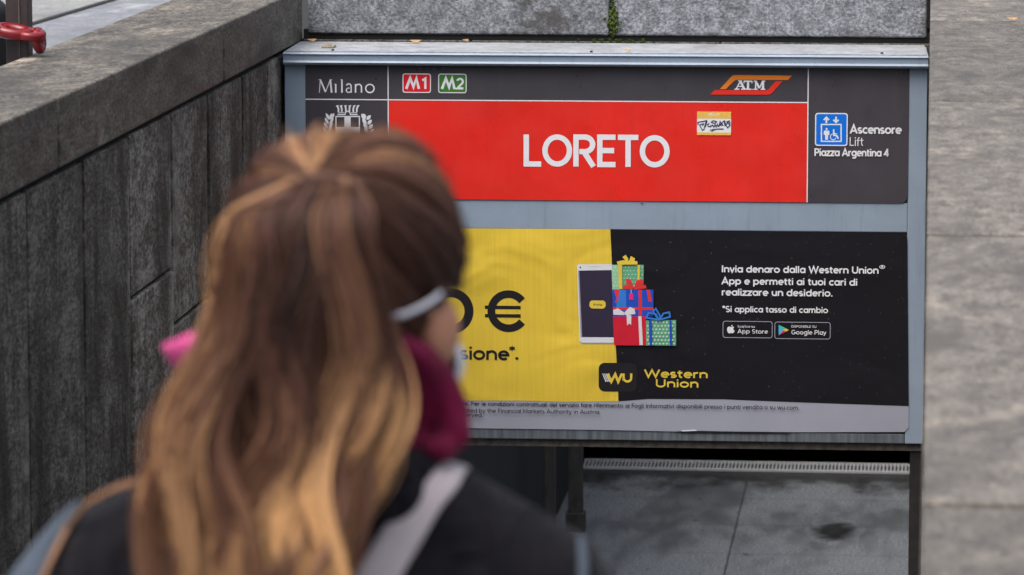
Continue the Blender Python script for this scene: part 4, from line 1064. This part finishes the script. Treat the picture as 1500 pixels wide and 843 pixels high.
for c in range(330):
    while True:
        u, v = hr.uniform(-1, 1), hr.uniform(-1, 1)
        if u*u+v*v < 1: break
    if c % 2 == 0: v = sqrt(1-u*u)*hr.uniform(.6, 1.0)
    mk = min(master, key=lambda q_: (q_['u']-u)**2*2.2+(q_['v']-v)**2*.6)
    wid = hr.uniform(.28, .62); tn = hr.normal(0, .10); dph = hr.normal(0, .22); da = hr.uniform(.8, 1.25)
    wild = hr.normal(0, 1.1) if c % 7 == 0 else 0
    guide = []
    for i, (py, l, r_) in enumerate(rows):
        s = i/13; mid, hf = (l+r_)/2, (r_-l)/2*1.0
        pull = .62*min(1, max(0, (s-.12)/.45)); uu = u+(mk['u']-u)*pull; vv_ = v+(mk['v']-v)*pull*.8
        wave = mk['amp']*da*1.5*s**1.1
        px = mid+uu*hf+wave*(sin(2*pi*mk['fr']*s+mk['ph']+dph)-.25*uu)+mk['dr']*s*s+wild*38*s*s
        y_ = yl_c[i]-vv_*th_[i]-mk['dp']*s*cos(2*pi*mk['fr']*s+mk['ph2'])-abs(wild)*.012*s
        guide.append(PL(px, py+(5*u*u if i < 2 else 0), y_))
    for k in range(30):
        a, q0 = hr.uniform(0, 2*pi), sqrt(hr.uniform(0, 1)); ox, oy = q0*cos(a), q0*sin(a)
        loose = 1.0 if k % 4 else hr.uniform(1.4, 4.2); p3_ = hr.uniform(0, 2*pi)
        row = [tieP+Vector((ox*.006+u*.017, -.001+oy*.004, .006*oy+.004-.006*u*u))]
        for i, gp in enumerate(guide):
            s = i/13; w_ = (.0085+.0040*sin(pi*min(1, s*1.15)))*wid*(1 if s < .6 else 1-.3*(s-.6)/.4)*(1.0 if i > 1 else .7)
            wv = .0025*s*sin(8*s+p3_)
            row.append(gp+Vector((ox*w_*loose+wv, oy*w_*.8*loose, wv*.5)))
        PT.append(spline(row, NP, hr.uniform(.86, 1.0)))
        left = np.clip((-u-.2)*1.1, 0, 1)*np.interp(SS, [0, .12, .6, 1], [.5, .68, .6, .3])  # light from the left painted into the tone, over dyed strands
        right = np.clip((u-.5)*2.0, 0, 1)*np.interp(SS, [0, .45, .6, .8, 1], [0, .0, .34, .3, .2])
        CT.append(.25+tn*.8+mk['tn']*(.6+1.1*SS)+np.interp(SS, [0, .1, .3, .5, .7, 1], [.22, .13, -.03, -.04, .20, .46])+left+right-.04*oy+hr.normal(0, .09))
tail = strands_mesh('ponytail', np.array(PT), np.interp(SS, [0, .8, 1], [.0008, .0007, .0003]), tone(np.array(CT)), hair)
mb = MB(); cpts = [H(*[tie_d[i]*(HR[i]+.012) for i in range(3)])+HM @ (Vector((tie_d.orthogonal().normalized()))*.012*cos(a)+tie_d.cross(tie_d.orthogonal()).normalized()*.012*sin(a)) for a in [2*pi*k/24 for k in range(24)]]
mb.tube(cpts, .005, 8, True); mb.build('hair_tie', M['pblack'], hair, True)
# stray lock over the left shoulder, a few flyaways
PT, CT = [], []
lockp = [(275, 640), (240, 680), (205, 703), (165, 716), (128, 736), (100, 770), (82, 805), (62, 850), (50, 900)]
gp = [PL(275, 640, -.13)]+[on_jacket(px, py, .009, -.06) for px, py in lockp[1:]]
for k in range(120):
    a, q0 = hr.uniform(0, 2*pi), sqrt(hr.uniform(0, 1)); row = [list(p+Vector((0, -.003*q0, 0))+Vector((q0*cos(a)*.003, q0*sin(a)*.002, q0*sin(a+1)*.0035))) for p in gp]
    PT.append(row); CT.append(np.full(len(gp), .62+hr.uniform(-.12, .1)))
strands_mesh('stray_lock', np.array(PT), np.full(len(gp), .0008), tone(np.array(CT)), hair)

# shoulder bag: strap across the back, bag at the hip
bag = empty('shoulder_bag', base+Vector((-.24, -.10, .62)), 'shoulder bag with wide pale strap running down the back of the dark jacket', 'bag')
off0 = Vector((-.24, -.10, .62))
Ledge = [(598, 712), (574, 752), (548, 795), (520, 843), (480, 915), (430, 1000), (370, 1100)]
Redge = [(650, 735), (630, 772), (609, 808), (588, 843), (550, 915), (500, 1000), (440, 1100)]
mb = MB(); A = [on_jacket(*p, .006)-off0 for p in Ledge]; B = [on_jacket(*p, .006)-off0 for p in Redge]
def down(x, y):
    h_ = JB.ray_cast(Vector((x, y, 1.8)), Vector((0, 0, -1))); return Vector((x, y, (h_[0].z if h_[0] else 1.2)+.006))
for xa, xb, y_ in ((.098, .136, -.055), (.101, .139, -.02), (.099, .138, .02), (.094, .134, .045)):
    A.insert(0, down(xa, y_)-off0); B.insert(0, down(xb, y_)-off0)
A.insert(0, Vector((.07, .125, 1.2))-off0); B.insert(0, Vector((.11, .125, 1.19))-off0)
A.insert(0, Vector((-.15, .16, .95))-off0); B.insert(0, Vector((-.11, .16, .92))-off0)
A.insert(0, Vector((-.30, .0, .86))-off0); B.insert(0, Vector((-.30, .03, .84))-off0)
A.append(Vector((-.27, -.17, .86))-off0); B.append(Vector((-.24, -.18, .82))-off0)
va = [mb.bm.verts.new(p) for p in A]; vb = [mb.bm.verts.new(p) for p in B]
for i in range(len(A)-1): mb.bm.faces.new((va[i], va[i+1], vb[i+1], vb[i]))
o = mb.build('strap', M['strap'], bag, True); q_ = o.modifiers.new('s', 'SUBSURF'); q_.levels = 2; q_.render_levels = 2; q_ = o.modifiers.new('t', 'SOLIDIFY'); q_.thickness = .004; q_.offset = 0
mb = MB(); mb.box((-.16, -.04, -.02), (-.05, .16, .26), .03, 4); mb.build('bag_body', M['strap'], bag, True)
